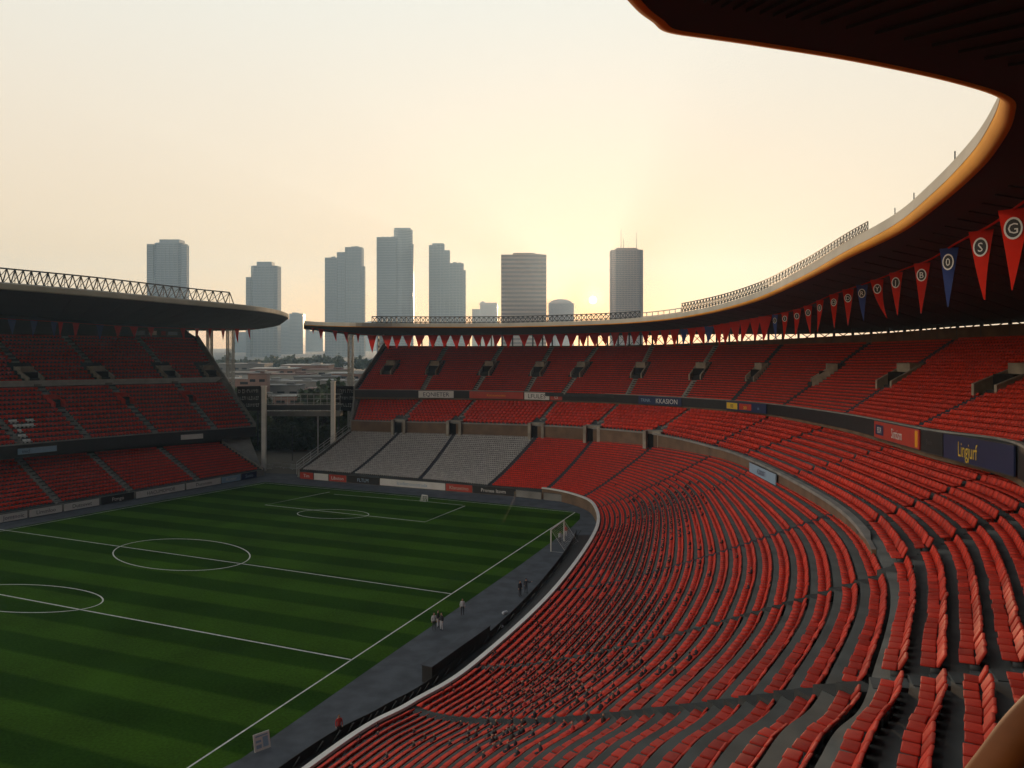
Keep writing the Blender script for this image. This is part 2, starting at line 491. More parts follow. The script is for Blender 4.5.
low = Tier(LOW_W, LOW_B, 26, pw=1.18)
f_dense = crom(FRONT, np.arange(NK + 1))
nf = outward(f_dense)
cen = np.array([-20, 110])
sgn = np.sign(((f_dense[:, :2] - cen) * nf).sum(1)); nf = nf * sgn[:, None]
MID_B = [(f_dense[i, 0] + nf[i, 0] * 4, f_dense[i, 1] + nf[i, 1] * 4, f_dense[i, 2] - F_H[i] + .3) for i in range(NK + 1)]
mid = Tier(MID_F, MID_B, 10)
upp = Tier(UP_F, UP_R, 24)

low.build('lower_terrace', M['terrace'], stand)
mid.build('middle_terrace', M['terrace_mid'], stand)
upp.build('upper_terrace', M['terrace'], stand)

def dense(pts, per=14):
    return crom(pts, np.linspace(0, len(pts) - 1, (len(pts) - 1) * per + 1))
def out_of(path, towards):
    """normals of path pointing towards the companion curve"""
    n = outward(path)
    s = np.sign(((np.asarray(towards)[:, :2] - np.asarray(path)[:, :2]) * n).sum(1)); s[s == 0] = 1
    return n * s[:, None]

# perimeter wall round the pitch
pw = dense(LOW_W); pn = out_of(pw, dense(LOW_B))
pw0 = pw.copy(); pw0[:, 2] = 0
wall = empty('perimeter_wall', tuple(pw0[60]), 'low dark wall with a pale rail curving between the track and the front row of red seats', 'wall')
sel = slice(0, 128)
sweep('wall_body', pw0[sel], [(-.30, 0), (-.30, Z0 + .32), (-.02, Z0 + .32), (-.02, 0)], pn[sel], M['brown_wall'], wall)
sweep('coping_rail', pw0[sel], [(-.40, Z0 + .33), (-.40, Z0 + .55), (.06, Z0 + .55), (.06, Z0 + .33)], pn[sel], M['white'], wall)
# black drain apron at the wall's foot along the near side
mo = empty('pitchside_fence', tuple(pw0[30]), 'black mesh fence standing along the foot of the wall beside the grey track', 'fence')
q = pw0[8:88].copy(); qn = pn[8:88]
sweep('fence_panel', q, [(-3.4, 0), (-3.4, .8), (-3.35, .8), (-3.35, 0)], qn, M['black'], mo)
sweep('apron', q, [(-3.34, .01), (-3.34, .05), (-.31, .05), (-.31, .01)], qn, M['black'], mo)
for i in range(0, 80, 2):
    mbp = MB(); mbp.bar((q[i, 0] - qn[i, 0] * 3.3, q[i, 1] - qn[i, 1] * 3.3, .05), (q[i, 0] - qn[i, 0] * 2.6, q[i, 1] - qn[i, 1] * 2.6, 1.1), .05, n=5)
    mbp.build('fence_stay', M['dark_steel'], mo)

# wall between lower and middle tier, its coping
bw = dense(LOW_B); bh = np.interp(np.linspace(0, NK, len(bw)), np.arange(NK + 1), WALL_H)
bn = out_of(bw, dense(MID_B))
prof = np.zeros((len(bw), 4, 2)); prof[:, 0] = (-.25, -.6); prof[:, 3] = (-.01, -.6)
prof[:, 1, 0] = -.25; prof[:, 1, 1] = bh + .1; prof[:, 2, 0] = -.01; prof[:, 2, 1] = bh + .1
sweep('terrace_wall', bw[60:], prof[60:], bn[60:], M['brown_wall'], stand)
prof = np.zeros((len(bw), 4, 2))
prof[:, 0] = np.stack([np.full(len(bw), -.4), bh + .11], 1); prof[:, 1] = np.stack([np.full(len(bw), -.4), bh + .38], 1)
prof[:, 2] = np.stack([np.full(len(bw), .12), bh + .38], 1); prof[:, 3] = np.stack([np.full(len(bw), .12), bh + .11], 1)
_n = bh < .5; prof[_n, 0, 0] = -.28; prof[_n, 1, 0] = -.28; prof[_n, 2, 0] = -.02; prof[_n, 3, 0] = -.02; prof[_n, 1, 1] = bh[_n] + .16; prof[_n, 2, 1] = bh[_n] + .16
sweep('wall_coping', bw[60:], prof[60:], bn[60:], M['concrete'], stand)

# fascia of the upper tier, beam under it, soffit and back wall of the middle tier
fw = dense(FRONT); fh = np.interp(np.linspace(0, NK, len(fw)), np.arange(NK + 1), F_H)
fn = out_of(fw, dense(MID_B))
K = len(fw)
prof = np.zeros((K, 4, 2)); prof[:, 0] = np.stack([np.full(K, -.3), -fh * .78], 1); prof[:, 1] = (-.3, .25); prof[:, 2] = (-.02, .25); prof[:, 3] = np.stack([np.full(K, -.02), -fh * .78], 1)
sweep('fascia', fw, prof, fn, M['black'], stand)
prof = np.zeros((K, 4, 2)); prof[:, 0] = np.stack([np.full(K, -.15), -fh], 1); prof[:, 1] = np.stack([np.full(K, -.15), -fh * .79], 1); prof[:, 2] = np.stack([np.full(K, .5), -fh * .79], 1); prof[:, 3] = np.stack([np.full(K, .5), -fh], 1)
sweep('front_beam', fw, prof, fn, M['brown_wall'], stand)
prof = np.zeros((K, 4, 2)); prof[:, 0] = (-.34, .26); prof[:, 1] = (-.34, .42); prof[:, 2] = (.1, .42); prof[:, 3] = (.1, .26)
sweep('front_coping', fw, prof, fn, M['concrete'], stand)
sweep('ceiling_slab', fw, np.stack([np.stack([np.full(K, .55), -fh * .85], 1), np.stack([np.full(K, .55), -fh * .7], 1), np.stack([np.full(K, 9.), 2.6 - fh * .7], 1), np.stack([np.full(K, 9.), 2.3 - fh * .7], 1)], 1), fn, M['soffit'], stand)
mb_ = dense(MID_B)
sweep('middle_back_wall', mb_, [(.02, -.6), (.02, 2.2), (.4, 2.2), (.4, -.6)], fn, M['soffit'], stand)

# rear parapet of the upper tier
ur = dense(UP_R); un = out_of(dense(UP_F), ur)
rh = np.interp(np.linspace(0, 13, len(ur)), [0, 5, 6.5, 8, 10, 13], [.35, .5, 1.0, 1.5, 2.0, 2.2])
prof = np.zeros((len(ur), 4, 2)); prof[:, 0] = (.02, -4); prof[:, 3] = (.4, -4); prof[:, 1, 0] = .02; prof[:, 2, 0] = .4; prof[:, 1, 1] = rh; prof[:, 2, 1] = rh
sweep('rear_wall', ur, prof, un, M['brown_wall'], stand)

# ------------------------------------------------------------------ seats
SEAT_V = []
def seat_cells(tier, rows, aisles, half, skip=None):
    """seat positions of a tier: rows of (k, t, pos, right, back, size, row, block)"""
    out = []
    for i in rows:
        t = (i + .60) / tier.n
        ks = tier.ks
        p = tier.pt(ks, np.full(len(ks), t)); z = tier.tread_z(ks, i)
        a = tier.pt(ks, np.full(len(ks), i / tier.n)); b = tier.pt(ks, np.full(len(ks), (i + 1) / tier.n))
        sp = np.hypot(*(b - a)[:, :2].T)
        seg = np.hypot(*np.diff(p[:, :2], axis=0).T); S = np.concatenate([[0], np.cumsum(seg)])
        marks = sorted([ks[0]] + [k for k in aisles if ks[0] < k < ks[-1]] + [ks[-1]])
        for bi in range(len(marks) - 1):
            s0, s1 = np.interp(marks[bi], ks, S), np.interp(marks[bi + 1], ks, S)
            smid = .5 * (s0 + s1)
            spm = float(np.interp(smid, S, sp)); d = float(np.clip(spm * np.interp(spm, [.9, 1.3, 1.7], [.62, .54, .45]), .40, .92))
            h0 = half
            L = s1 - s0 - 2 * h0
            n = int(L / (d * 1.03))
            if n < 2: continue
            s = s0 + h0 + (np.arange(n) + .5) * L / n
            kk = np.interp(s, S, ks)
            q = np.stack([np.interp(s, S, p[:, 0]), np.interp(s, S, p[:, 1]), np.interp(s, S, z)], 1)
            dx = np.stack([np.interp(s + .2, S, p[:, 0]) - np.interp(s - .2, S, p[:, 0]), np.interp(s + .2, S, p[:, 1]) - np.interp(s - .2, S, p[:, 1]), np.interp(s + .2, S, z) - np.interp(s - .2, S, z)], 1)
            dx /= np.linalg.norm(dx, axis=1)[:, None]
            bk = np.stack([np.interp(s, S, (b - a)[:, 0]), np.interp(s, S, (b - a)[:, 1]), np.zeros(n)], 1)
            bk /= np.linalg.norm(bk, axis=1)[:, None]
            bk -= dx * (bk * dx).sum(1)[:, None]; bk /= np.linalg.norm(bk, axis=1)[:, None]
            for j in range(n):
                if skip and skip(kk[j], i, s[j], S, ks): continue
                out.append((q[j], dx[j], bk[j], d, L / n, i, bi, kk[j]))
    return out

LOW_AIS = [3, 4, 5, 6, 7, 8, 9, 10, 11, 12]
LOW_AIS = [k for k in LOW_AIS]
MID_AIS = [3, 4.0, 4.6, 5.5, 6.3, 7, 8, 9, 10, 11, 12]
UP_AIS = [1, 2, 3, 4, 5, 6, 7, 8, 9, 10, 11, 12]
def near_s(k0, wd):
    return lambda k, s, S, ks: abs(s - np.interp(k0, ks, S)) < wd
UP_PORT = [.3, 1, 2, 3, 4, 5, 6, 7, 8, 9, 10]
def up_skip(k, i, s, S, ks):
    for k0 in UP_PORT:
        if 8 <= i <= 15 and abs(s - np.interp(k0, ks, S)) < 2.0: return True
    return False
MID_PORT = [8, 9, 10, 11, 12]
def mid_skip(k, i, s, S, ks):
    if i > 1: return False
    return any(abs(s - np.interp(k0, ks, S)) < 1.8 for k0 in MID_PORT)

cells = []
for tname, tier, ais, half, skip in (('lower', low, LOW_AIS, .45, None), ('middle', mid, MID_AIS, .5, mid_skip), ('upper', upp, UP_AIS, .7, up_skip)):
    for c_ in seat_cells(tier, range(tier.n), ais, half, skip):
        cells.append((tname,) + c_)

# left grandstand control curves
SL_F = [P(-60, 524, 1.2), P(59, 504, 1.2), P(131, 492, 1.2), P(198, 480.6, 1.2), P(262, 470, 1.2)]
SL_B = [P(-90, 468, 8.5), P(18, 459.5, 7.9), P(90, 453.7, 7.4), P(159, 448, 6.9), P(222, 443, 6.5)]
SU_F = [P(-60, 454, 11.6), P(22, 446.5, 10.9), P(90, 440.5, 10.3), P(157, 435, 9.8), P(216, 431, 9.4), P(255, 428, 9.1)]
SU_R = [P(-165, 332.6, Y=153), P(-85, 334, Y=162.8), P(-10, 335.3, Y=173.5), P(64, 336.5, Y=185.5), P(137, 337.8, Y=199), P(197, 339, Y=212)]
s_low = Tier(SL_F, SL_B, 13); s_up = Tier(SU_F, SU_R, 26)
side = empty('side_grandstand', (-85, 165, 0), 'shaded two-tier grandstand with dark red seats standing along the left side of the pitch', 'grandstand')
s_low.build('lower_terrace', M['terrace'], side)
s_up.build('upper_terrace', M['terrace'], side)
S_PORT = [1, 2, 3, 4, 4.75]
def su_skip(k, i, s, S, ks):
    if i == 12: return True
    for k0 in (1, 2, 3, 4, 4.8):
        if 13 <= i <= 17 and abs(s - np.interp(k0, ks, S)) < 2.6: return True
    for k0 in (1, 2, 3, 4):
        if 7 <= i <= 9 and abs(s - np.interp(k0, ks, S)) < 1.6: return True
    return False
for tname, tier, ais, skip in (('side lower', s_low, [1, 2, 3], None), ('side upper', s_up, [1, 2, 3, 4], su_skip)):
    for c_ in seat_cells(tier, range(tier.n), ais, .75, skip):
        cells.append((tname,) + c_)

# nearest 300 seats inside the frame become things of their own
def seg_dist(p, a, b):
    p, a, b = map(np.asarray, (p, a, b)); d = b - a
    t = np.clip(np.dot(p - a, d) / np.dot(d, d), 0, 1)
    return np.linalg.norm(p - a - d * t)
LET = [((9, 421), (15, 420)), ((13, 420), (22, 438)), ((16, 437), (28, 440)), ((17, 428), (30, 424)), ((22, 432), (25, 440)), ((25, 423), (31, 421)), ((30, 424), (35, 429))]
inframe = []
for idx, c_ in enumerate(cells):
    q, d = c_[1], c_[4]
    if q[1] < 3: continue
    u, v = pix(q + np.array([0, 0, .5 * d]))
    if -6 < u < 1030 and 340 < v < 776:
        inframe.append((d / np.linalg.norm(q - np.array([0, 0, 30])), idx))
inframe.sort(reverse=True)
single = set(i for _, i in inframe[:300])

# unit seat, size 1 = depth of the seat pan; +x along the row, +y towards the back
PAN = [(-.46, -.50, .42, .46, .30, .50), (-.46, .22, .40, .46, .40, .98)]
def unit_box(x0, y0, z0, x1, y1, z1, lean=0.0):
    return np.array([(x0, y0, z0), (x1, y0, z0), (x1, y1, z0), (x0, y1, z0), (x0, y0 + lean, z1), (x1, y0 + lean, z1), (x1, y1 + lean, z1), (x0, y1 + lean, z1)])
U_SEAT = np.concatenate([unit_box(-.465, -.46, .40, .465, .06, .50), unit_box(-.465, .07, .42, .465, .18, 1.02, .26), unit_box(-.16, -.1, .0, .16, .1, .40)])
BF = np.array([(0, 1, 5, 4), (1, 2, 6, 5), (2, 3, 7, 6), (3, 0, 4, 7), (4, 5, 6, 7), (3, 2, 1, 0)])
F_SEAT = np.concatenate([BF, BF + 8, BF[:4] + 16])
def seats_mesh(name, items, mats, midx, label, cat):
    Q = np.array([c_[1] for c_ in items]); X = np.array([c_[2] for c_ in items]); B = np.array([c_[3] for c_ in items])
    D = np.array([c_[4] for c_ in items]); Wd = np.array([c_[5] for c_ in items])
    Z = np.cross(X, B); Z *= np.sign(Z[:, 2])[:, None]
    jit = rng.normal(0, .012, (len(items), 1, 1))
    L = U_SEAT[None] * np.stack([Wd * np.where(D < .7, 1.06, .96), D, D * .85], 1)[:, None, :]
    V = Q[:, None] + X[:, None] * L[..., :1] + B[:, None] * (L[..., 1:2] + jit) + Z[:, None] * L[..., 2:3]
    n = len(items)
    F = (F_SEAT[None] + (np.arange(n) * 24)[:, None, None]).reshape(-1, 4)
    mi = np.repeat(np.array(midx), len(F_SEAT)) if midx is not None else None
    o = mesh(name, V.reshape(-1, 3), F, mats, None, mi)
    return tag(o, label, cat, kind='stuff')

reds, greys, midx = [], [], []
for idx, c_ in enumerate(cells):
    if idx in single: continue
    tn, q, k, bi = c_[0], c_[1], c_[8], c_[7]
    if tn == 'lower' and k > 10: greys.append(c_); continue
    wht = 0
    if tn == 'side upper':
        u, v = pix(q + np.array([0, 0, .4]))
        if u < 45 and 412 < v < 446 and min(seg_dist((u, v), a, b) for a, b in LET) < 1.7: wht = 1
    reds.append(c_); midx.append(wht)
seats_mesh('red_stadium_seats', reds, [M['red_seat'], M['white_seat']], midx, 'thousands of red plastic seats filling the tiers of the grandstands', 'seats')
seats_mesh('grey_stadium_seats', greys, [M['grey_seat']], None, 'blocks of pale grey seats low down at the far end behind the pitch', 'seats')

def bev_box(x0, y0, z0, x1, y1, z1, lean=0, r=.03, seg=2, curve=0):
    bm = bmesh.new()
    vs = [bm.verts.new(p) for p in unit_box(x0, y0, z0, x1, y1, z1, lean)]
    for f in BF: bm.faces.new([vs[i] for i in f])
    bmesh.ops.recalc_face_normals(bm, faces=bm.faces)
    bmesh.ops.bevel(bm, geom=list(bm.edges), offset=r, segments=seg, affect='EDGES', profile=.6)
    me = bpy.data.meshes.new('part'); bm.to_mesh(me); bm.free()
    for p in me.polygons: p.use_smooth = True
    return me
ME_PAN = bev_box(-.44, -.46, .39, .44, .06, .50, 0, .045); ME_PAN.materials.append(M['red_seat_one'])
ME_BACK = bev_box(-.45, .05, .42, .45, .17, 1.02, .28, .045); ME_BACK.materials.append(M['red_seat_one'])
ME_LEG = bev_box(-.42, -.14, 0, .42, .20, .385, 0, .02, 1); ME_LEG.materials.append(M['dark_steel'])
ROWN = ['front', 'second', 'third', 'fourth', 'fifth', 'sixth', 'seventh', 'eighth', 'ninth', 'tenth']
def ordinal(n):
    words = ['first', 'second', 'third', 'fourth', 'fifth', 'sixth', 'seventh', 'eighth', 'ninth', 'tenth', 'eleventh', 'twelfth', 'thirteenth', 'fourteenth', 'fifteenth', 'sixteenth',
             'seventeenth', 'eighteenth', 'nineteenth', 'twentieth', 'twenty-first', 'twenty-second', 'twenty-third', 'twenty-fourth', 'twenty-fifth', 'twenty-sixth']
    return words[n - 1]
rowinfo = {}
for idx in single:
    c_ = cells[idx]; key = (c_[0], c_[7], c_[6]); rowinfo.setdefault(key, []).append(idx)
blocks = {}
for key in rowinfo: blocks.setdefault(key[:2], []).append(key[2])
# rows are counted from the right (back) of each block as they appear
order_of = {}
AREA = {}
for (tn, bi) in blocks:
    rows = sorted(set(blocks[(tn, bi)]), reverse=True)
    for j, r_ in enumerate(rows): order_of[(tn, bi, r_)] = j + 1
def area_words(tn, bi):
    if tn == 'lower':
        return {0: 'bottom block below the grey aisle', 1: 'block just above the bottom aisle', 2: 'second block above the bottom aisle', 3: 'third block above the bottom aisle', 4: 'fourth block above the bottom aisle'}.get(bi, 'upper lower-tier block')
    return {0: 'back block by the orange rail', 1: 'back block right of the grey walkway', 2: 'block below the navy board', 3: 'block left of the navy board'}.get(bi, 'middle tier block')
first = True
for key, ids in sorted(rowinfo.items()):
    tn, bi, r_ = key
    lab = 'red plastic seat, %s row from the right, %s' % (ordinal(order_of[key]), area_words(tn, bi))
    for idx in ids:
        c_ = cells[idx]
        q, X, B, d, wd = c_[1], c_[2], c_[3], c_[4], c_[5]
        root = bpy.data.objects.new('stadium_seat', None); root.empty_display_size = .3
        C.objects.link(root)
        Z = np.cross(X, B)
        if Z[2] < 0: X = -X; Z = np.cross(X, B)
        Mx = Matrix(((X[0], B[0], Z[0]), (X[1], B[1], Z[1]), (X[2], B[2], Z[2]))).to_4x4()
        root.matrix_world = Matrix.Translation(Vector(q)) @ Mx
        root.scale = (wd * .94, d, d * .85)
        tag(root, lab, 'seat', lab)
        for nm, me in (('seat_pan', ME_PAN), ('backrest', ME_BACK), ('support', ME_LEG)):
            ch = bpy.data.objects.new(nm, me); C.objects.link(ch); ch.parent = root
            ch.location = (rng.normal(0, .008), rng.normal(0, .02), 0)
            if nm == 'seat_pan':
                ch.rotation_euler = (rng.normal(0, .04), rng.normal(0, .015), 0)
            if nm == 'backrest': ch.rotation_euler = (rng.normal(0, .02), 0, rng.normal(0, .03))

# ------------------------------------------------------------------ stair flights in the aisles
def stairs(tier, k, wd, m, parent, rows=None, name='stair_flight'):
    rows = list(rows if rows is not None else range(tier.n))
    runs = [[rows[0]]]
    for i in rows[1:]:
        if i == runs[-1][-1] + 1: runs[-1].append(i)
        else: runs.append([i])
    for r_ in runs: stair_run(tier, k, wd, m, parent, r_, name)
def stair_run(tier, k, wd, m, parent, rows, name):
    mb = MB()
    for i in rows:
        a = tier.pt([k], [i / tier.n])[0]; b = tier.pt([k], [(i + 1) / tier.n])[0]
        z0 = tier.tread_z(np.array([k]), i)[0]
        z1 = tier.tread_z(np.array([k]), i + 1)[0]
        e = b - a; e[2] = 0; L = np.linalg.norm(e); e /= L
        g = tier.pt([k + .02], [(i + .5) / tier.n])[0] - tier.pt([k - .02], [(i + .5) / tier.n])[0]; g /= np.linalg.norm(g)
        x = g - e * np.dot(g, e); x /= np.linalg.norm(x)
        base = np.array([a[0], a[1], z0])
        mb.fbox(base, x, e, (0, 0, 1), -wd / 2, wd / 2, .02, L * .55, -.3, .025)
        mb.fbox(base, x, e, (0, 0, 1), -wd / 2, wd / 2, L * .55, L - .01, -.3, (z1 - z0) * .5 + .02)
    return mb.build(name, m, parent)
for k in LOW_AIS:
    stairs(low, k, 1.0, M['stair_dark'] if k > 4 else M['terrace'], stand)
for k in MID_AIS:
    stairs(mid, k, 1.0, (M['terrace_mid'] if k < 5 else M['stair_dark']) if k < 8 else M['stair_grey'], stand, range(2 if k in MID_PORT else 0, mid.n))
for k in UP_AIS:
    stairs(upp, k, 1.2, M['stair_dark'] if k > 6 else M['stair_grey'], stand, [i for i in range(upp.n) if not 8 <= i <= 15])
for k in (1, 2, 3):
    stairs(s_low, k, 1.3, M['stair_grey'], side)
for k in (1, 2, 3, 4):
    stairs(s_up, k, 1.3, M['stair_grey'], side, [i for i in range(s_up.n) if i not in (7, 8, 9, 13, 14, 15, 16, 17)])

# entrance portals sunk in the tiers
def portal(tier, k, i0, i1, wd, parent, m=None, h=2.2):
    """concrete stair mouth: two sloping cheeks, lintel, dark opening"""
    mb = MB()
    a = tier.pt([k], [i0 / tier.n])[0]; b = tier.pt([k], [(i1 + 1) / tier.n])[0]
    z0 = tier.tread_z(np.array([k]), i0)[0]; z1 = tier.tread_z(np.array([k]), i1)[0] + .1
    e = b - a; e[2] = 0; L = np.linalg.norm(e); e /= L
    g = tier.pt([k + .03], [(i0 + .5) / tier.n])[0] - tier.pt([k - .03], [(i0 + .5) / tier.n])[0]
    x = g - e * np.dot(g, e); x[2] = 0; x /= np.linalg.norm(x)
    o = np.array([a[0], a[1], 0])
    zf = z0 - .2
    top = z1 + .75
    for s in (-1, 1):
        p0, p1 = s * wd / 2, s * (wd / 2 + .3)
        x0, x1 = min(p0, p1), max(p0, p1)
        c0 = o + x * x0; c1 = o + x * x1
        y0, y1, ym = .1, L, L * .45
        pts = [(c0 + e * y0, zf), (c1 + e * y0, zf), (c1 + e * y1, zf), (c0 + e * y1, zf), (c0 + e * y0, z0 + 1.0), (c1 + e * y0, z0 + 1.0), (c1 + e * y1, top), (c0 + e * y1, top)]
        mb.hexa([(p[0], p[1], z) for p, z in pts])
    mb.fbox(o, x, e, (0, 0, 1), -wd / 2 + .002, wd / 2 - .002, L * .62, L - .05, z0 + (z1 - z0) * .7 + .3, top - .05)
    pt_ = mb.build('entrance_portal', m or M['portal'], parent)
    mo_ = MB()
    mo_.fbox(o, x, e, (0, 0, 1), -wd / 2 + .004, wd / 2 - .004, L * .35, L * .95, z0 - .1, z0 + (z1 - z0) * .7 + .28)
    mo_.build('dark_doorway', M['hide'], pt_)
for k in UP_PORT:
    portal(upp, k, 8, 14, 2.3, stand)
for k in (1, 2, 3, 4, 4.8):
    portal(s_up, k, 13, 16, 2.6, side)
for k in (1, 2, 3, 4):
    portal(s_up, k, 7, 9, 1.7, side, M['red_seat_one'])
# doorways in the wall between the lower and middle tier
for k in MID_PORT:
    p = crom(LOW_B, [k])[0]; p2 = crom(LOW_B, [k + .05])[0]; h = np.interp(k, np.arange(NK + 1), WALL_H)
    b = crom(MID_B, [k])[0]
    e = b - p; e[2] = 0; e /= np.linalg.norm(e)
    x = p2 - p; x[2] = 0; x -= e * np.dot(x, e); x /= np.linalg.norm(x)
    mb = MB()
    for s in (-1, 1):
        mb.fbox(p, x, e, (0, 0, 1), min(s * 1.1, s * 1.7), max(s * 1.1, s * 1.7), -1.2, 1.6, -.4, h + .75)
    mb.fbox(p, x, e, (0, 0, 1), -1.09, 1.09, -.3, 1.5, h + .2, h + .73)
    d_ = mb.build('entrance_portal', M['portal'], stand)
    mb = MB(); mb.fbox(p, x, e, (0, 0, 1), -1.08, 1.08, -.32, .4, -.3, h + .19)
    mb.build('dark_doorway', M['hide'], d_)

# ------------------------------------------------------------------ left grandstand structure
def extrude_end(name, prof_pts, x, th, m, parent):
    """wall slab in a vertical plane: prof_pts 3D outline, thickness along x"""
    n = len(prof_pts); x = np.asarray(x)
    vs = [np.asarray(p) for p in prof_pts] + [np.asarray(p) + x * th for p in prof_pts]
    fs = [tuple(range(n)), tuple(range(2 * n - 1, n - 1, -1))] + [(i, n + i, n + (i + 1) % n, (i + 1) % n) for i in range(n)]
    return mesh(name, vs, fs, m, parent)
sf = dense(SL_F); sn = out_of(sf, dense(SL_B))
g0 = sf.copy(); g0[:, 2] = 0
sweep('front_wall', g0, [(-.25, 0), (-.25, 1.25), (-.01, 1.25), (-.01, 0)], sn, M['concrete'], side)
su = dense(SU_F); sun_ = out_of(su, dense(SU_R))
sweep('fascia', su, [(-.3, -1.9), (-.3, .3), (-.02, .3), (-.02, -1.9)], sun_, M['black'], side)
sweep('front_coping', su, [(-.36, .31), (-.36, .5), (.1, .5), (.1, .31)], sun_, M['concrete'], side)
sweep('ceiling_slab', su, [(0, -1.85), (0, -1.6), (13, 4.0), (13, 3.7)], sun_, M['soffit'], side)
sb = dense(SL_B)
sweep('lower_back_wall', sb, [(.05, -.6), (.05, 2.6), (.4, 2.6), (.4, -.6)], out_of(dense(SL_F), sb), M['soffit'], side)
wk = s_up.pt(s_up.ks, np.full(len(s_up.ks), 12.85 / 26))
wk[:, 2] = s_up.tread_z(s_up.ks, 12)
sweep('walkway_wall', wk, [(0, -.1), (0, 1.15), (.2, 1.15), (.2, -.1)], sun_[:len(wk)] if len(wk) == len(sun_) else out_of(wk, dense(SU_R)), M['pale_steel'], side)
sr = dense(SU_R); srn = out_of(dense(SU_F), sr)
prof = np.zeros((len(sr), 4, 2)); prof[:, 0] = (.02, -5); prof[:, 3] = (.4, -5); prof[:, 1, 0] = .02; prof[:, 2, 0] = .4
rh = np.interp(np.linspace(0, 5, len(sr)), [0, 4.6, 4.9, 5], [6, 4.5, 1.2, .5]); prof[:, 1, 1] = rh; prof[:, 2, 1] = rh
sweep('rear_wall', sr, prof, srn, M['soffit'], side)
# end wall by the gap
lf, lb, uf, ur_ = [np.array(q[-1]) for q in (SL_F, SL_B, SU_F, SU_R)]
ed = lb - lf; ed[2] = 0; ed /= np.linalg.norm(ed)
xe = np.array([ed[1], -ed[0], 0]);  xe = xe if np.dot(xe, lf - np.array(SL_F[0])) > 0 else -xe
ed2 = ur_ - uf; ed2[2] = 0; L2 = np.linalg.norm(ed2); ed2 /= L2
foot = lf - ed * .3
prof = [(*foot[:2], 0), (*foot[:2], 1.5), tuple(lb + np.array([0, 0, .5])), tuple(lb + ed * .6 + np.array([0, 0, .5])), tuple(uf + ed2 * .2 + np.array([0, 0, 0.0])), tuple(uf + np.array([0, 0, .9])),
        tuple(uf * .5 + ur_ * .5 + np.array([0, 0, 1.0])), tuple(ur_ + np.array([0, 0, 1.0])), tuple(ur_ + ed2 * .8 + np.array([0, 0, 1.0])), (*(ur_ + ed2 * .8)[:2], 0)]
extrude_end('end_wall', prof, xe, .5, M['concrete'], side)

# far end wall of the curved stand
lf, lb, uf, ur_ = np.array(LOW_W[-1]), np.array(LOW_B[-1]), np.array(UP_F[0]), np.array(UP_R[0])
mf = np.array(MID_F[-1])
ed = lb - lf; ed[2] = 0; ed /= np.linalg.norm(ed)
xe2 = np.array([-ed[1], ed[0], 0]); xe2 = xe2 if xe2[0] < 0 else -xe2
ed2 = ur_ - uf; ed2[2] = 0; ed2 /= np.linalg.norm(ed2)
prof = [(*(lf - ed * .2)[:2], 0), (*(lf - ed * .2)[:2], 1.6), tuple(lb + np.array([0, 0, .4])), tuple(mf + np.array([0, 0, .6])), tuple(uf + np.array([0, 0, -1.5])), tuple(uf + np.array([0, 0, .9])), tuple(ur_ + np.array([0, 0, 1.0])), tuple(ur_ + ed2 * .8 + np.array([0, 0, 1.0])), (*(ur_ + ed2 * .8)[:2], 0)]
extrude_end('end_wall', prof, xe2, .5, M['concrete'], stand)
# near end wall of the upper tier
uf, ur_ = np.array(UP_F[-1]), np.array(UP_R[-1])
t_ = np.array(UP_F[-1]) - np.array(UP_F[-2]); t_[2] = 0; t_ /= np.linalg.norm(t_)
extrude_end('near_end_wall', [tuple(uf - np.array([0, 0, 3.])), tuple(uf + np.array([0, 0, .9])), tuple(ur_ + np.array([0, 0, .9])), tuple(ur_ - np.array([0, 0, 12]))], t_, .4, M['concrete'], stand)

# ------------------------------------------------------------------ roofs
RO_I = [P(305, 325, z=32.6) if False else P(305, 325.5, Y=205)] + [P(u, v, Y=None, z=30 + dz) for u, v, dz in ((350, 327, 1.75), (400, 327.5, 1.7), (500, 327.5, 1.65), (600, 325, 2.0), (660, 321, 2.5), (707, 314, 3.1), (754, 302, 3.8), (801, 282, 4.4),
        (847, 258, 4.75), (896, 234, 4.9), (936, 205, 5), (975, 170, 5), (999, 138, 5), (1008.5, 114, 5), (1003, 98, 5), (951, 81, 5), (857, 61, 5), (758, 45, 5), (710, 38, 5), (670, 31.6, 5), (656, 21.5, 5), (638, 7, 5))] + [(1.35, 11.2, 35), (.6, 9, 35), (-3, 3, 35), (-7, -6, 35)]
RO_O = [(-53, 208, 31.5), (-42, 222, 30.0), (-28, 223, 29.9), (0, 220, 29.9), (30, 205, 29.9), (46, 186, 30.2), (56, 163, 30.2), (62, 142, 30.5), (66, 118, 31.4), (67, 98, 32), (66, 80, 32.5), (63, 62, 33), (58, 44, 33), (50, 28, 33), (44, 16, 33), (38, 8, 33), (33, 0, 33), (27, -6, 33), (20, -11, 33), (15, -13, 33), (12, -14, 33), (9, -15, 33), (7, -16, 33), (5, -16.5, 33), (3, -17, 33), (-2, -18, 33), (-9, -19, 33)]
ri, ro = dense(RO_I, 8), dense(RO_O, 8)
rin = ro[:, :2] - ri[:, :2]; rin /= np.linalg.norm(rin, axis=1)[:, None]
nn = outward(ri); sg = np.sign((nn * rin).sum(1)); nn = nn * sg[:, None]
roof = bpy.data.objects.new('roof', None); C.objects.link(roof); roof.parent = stand; roof.location = Vector((0, 0, 30)) - Vector(stand.location) + Vector((0, 0, 0))
nl = len(ri)
ts = np.linspace(0, 1, 9)
und = np.array([ri + (ro - ri) * t + np.array([0, 0, .5 * math.sin(math.pi * t)]) for t in ts])
sof_faces = 0
TH = .85
top = und.copy(); top[..., 2] += np.linspace(TH, 1.4, 9)[:, None]
grid('roof_sheet', top, M['cream'], roof, smooth=True)
tl = np.clip(np.arange(nl) / nl, 0, 1)
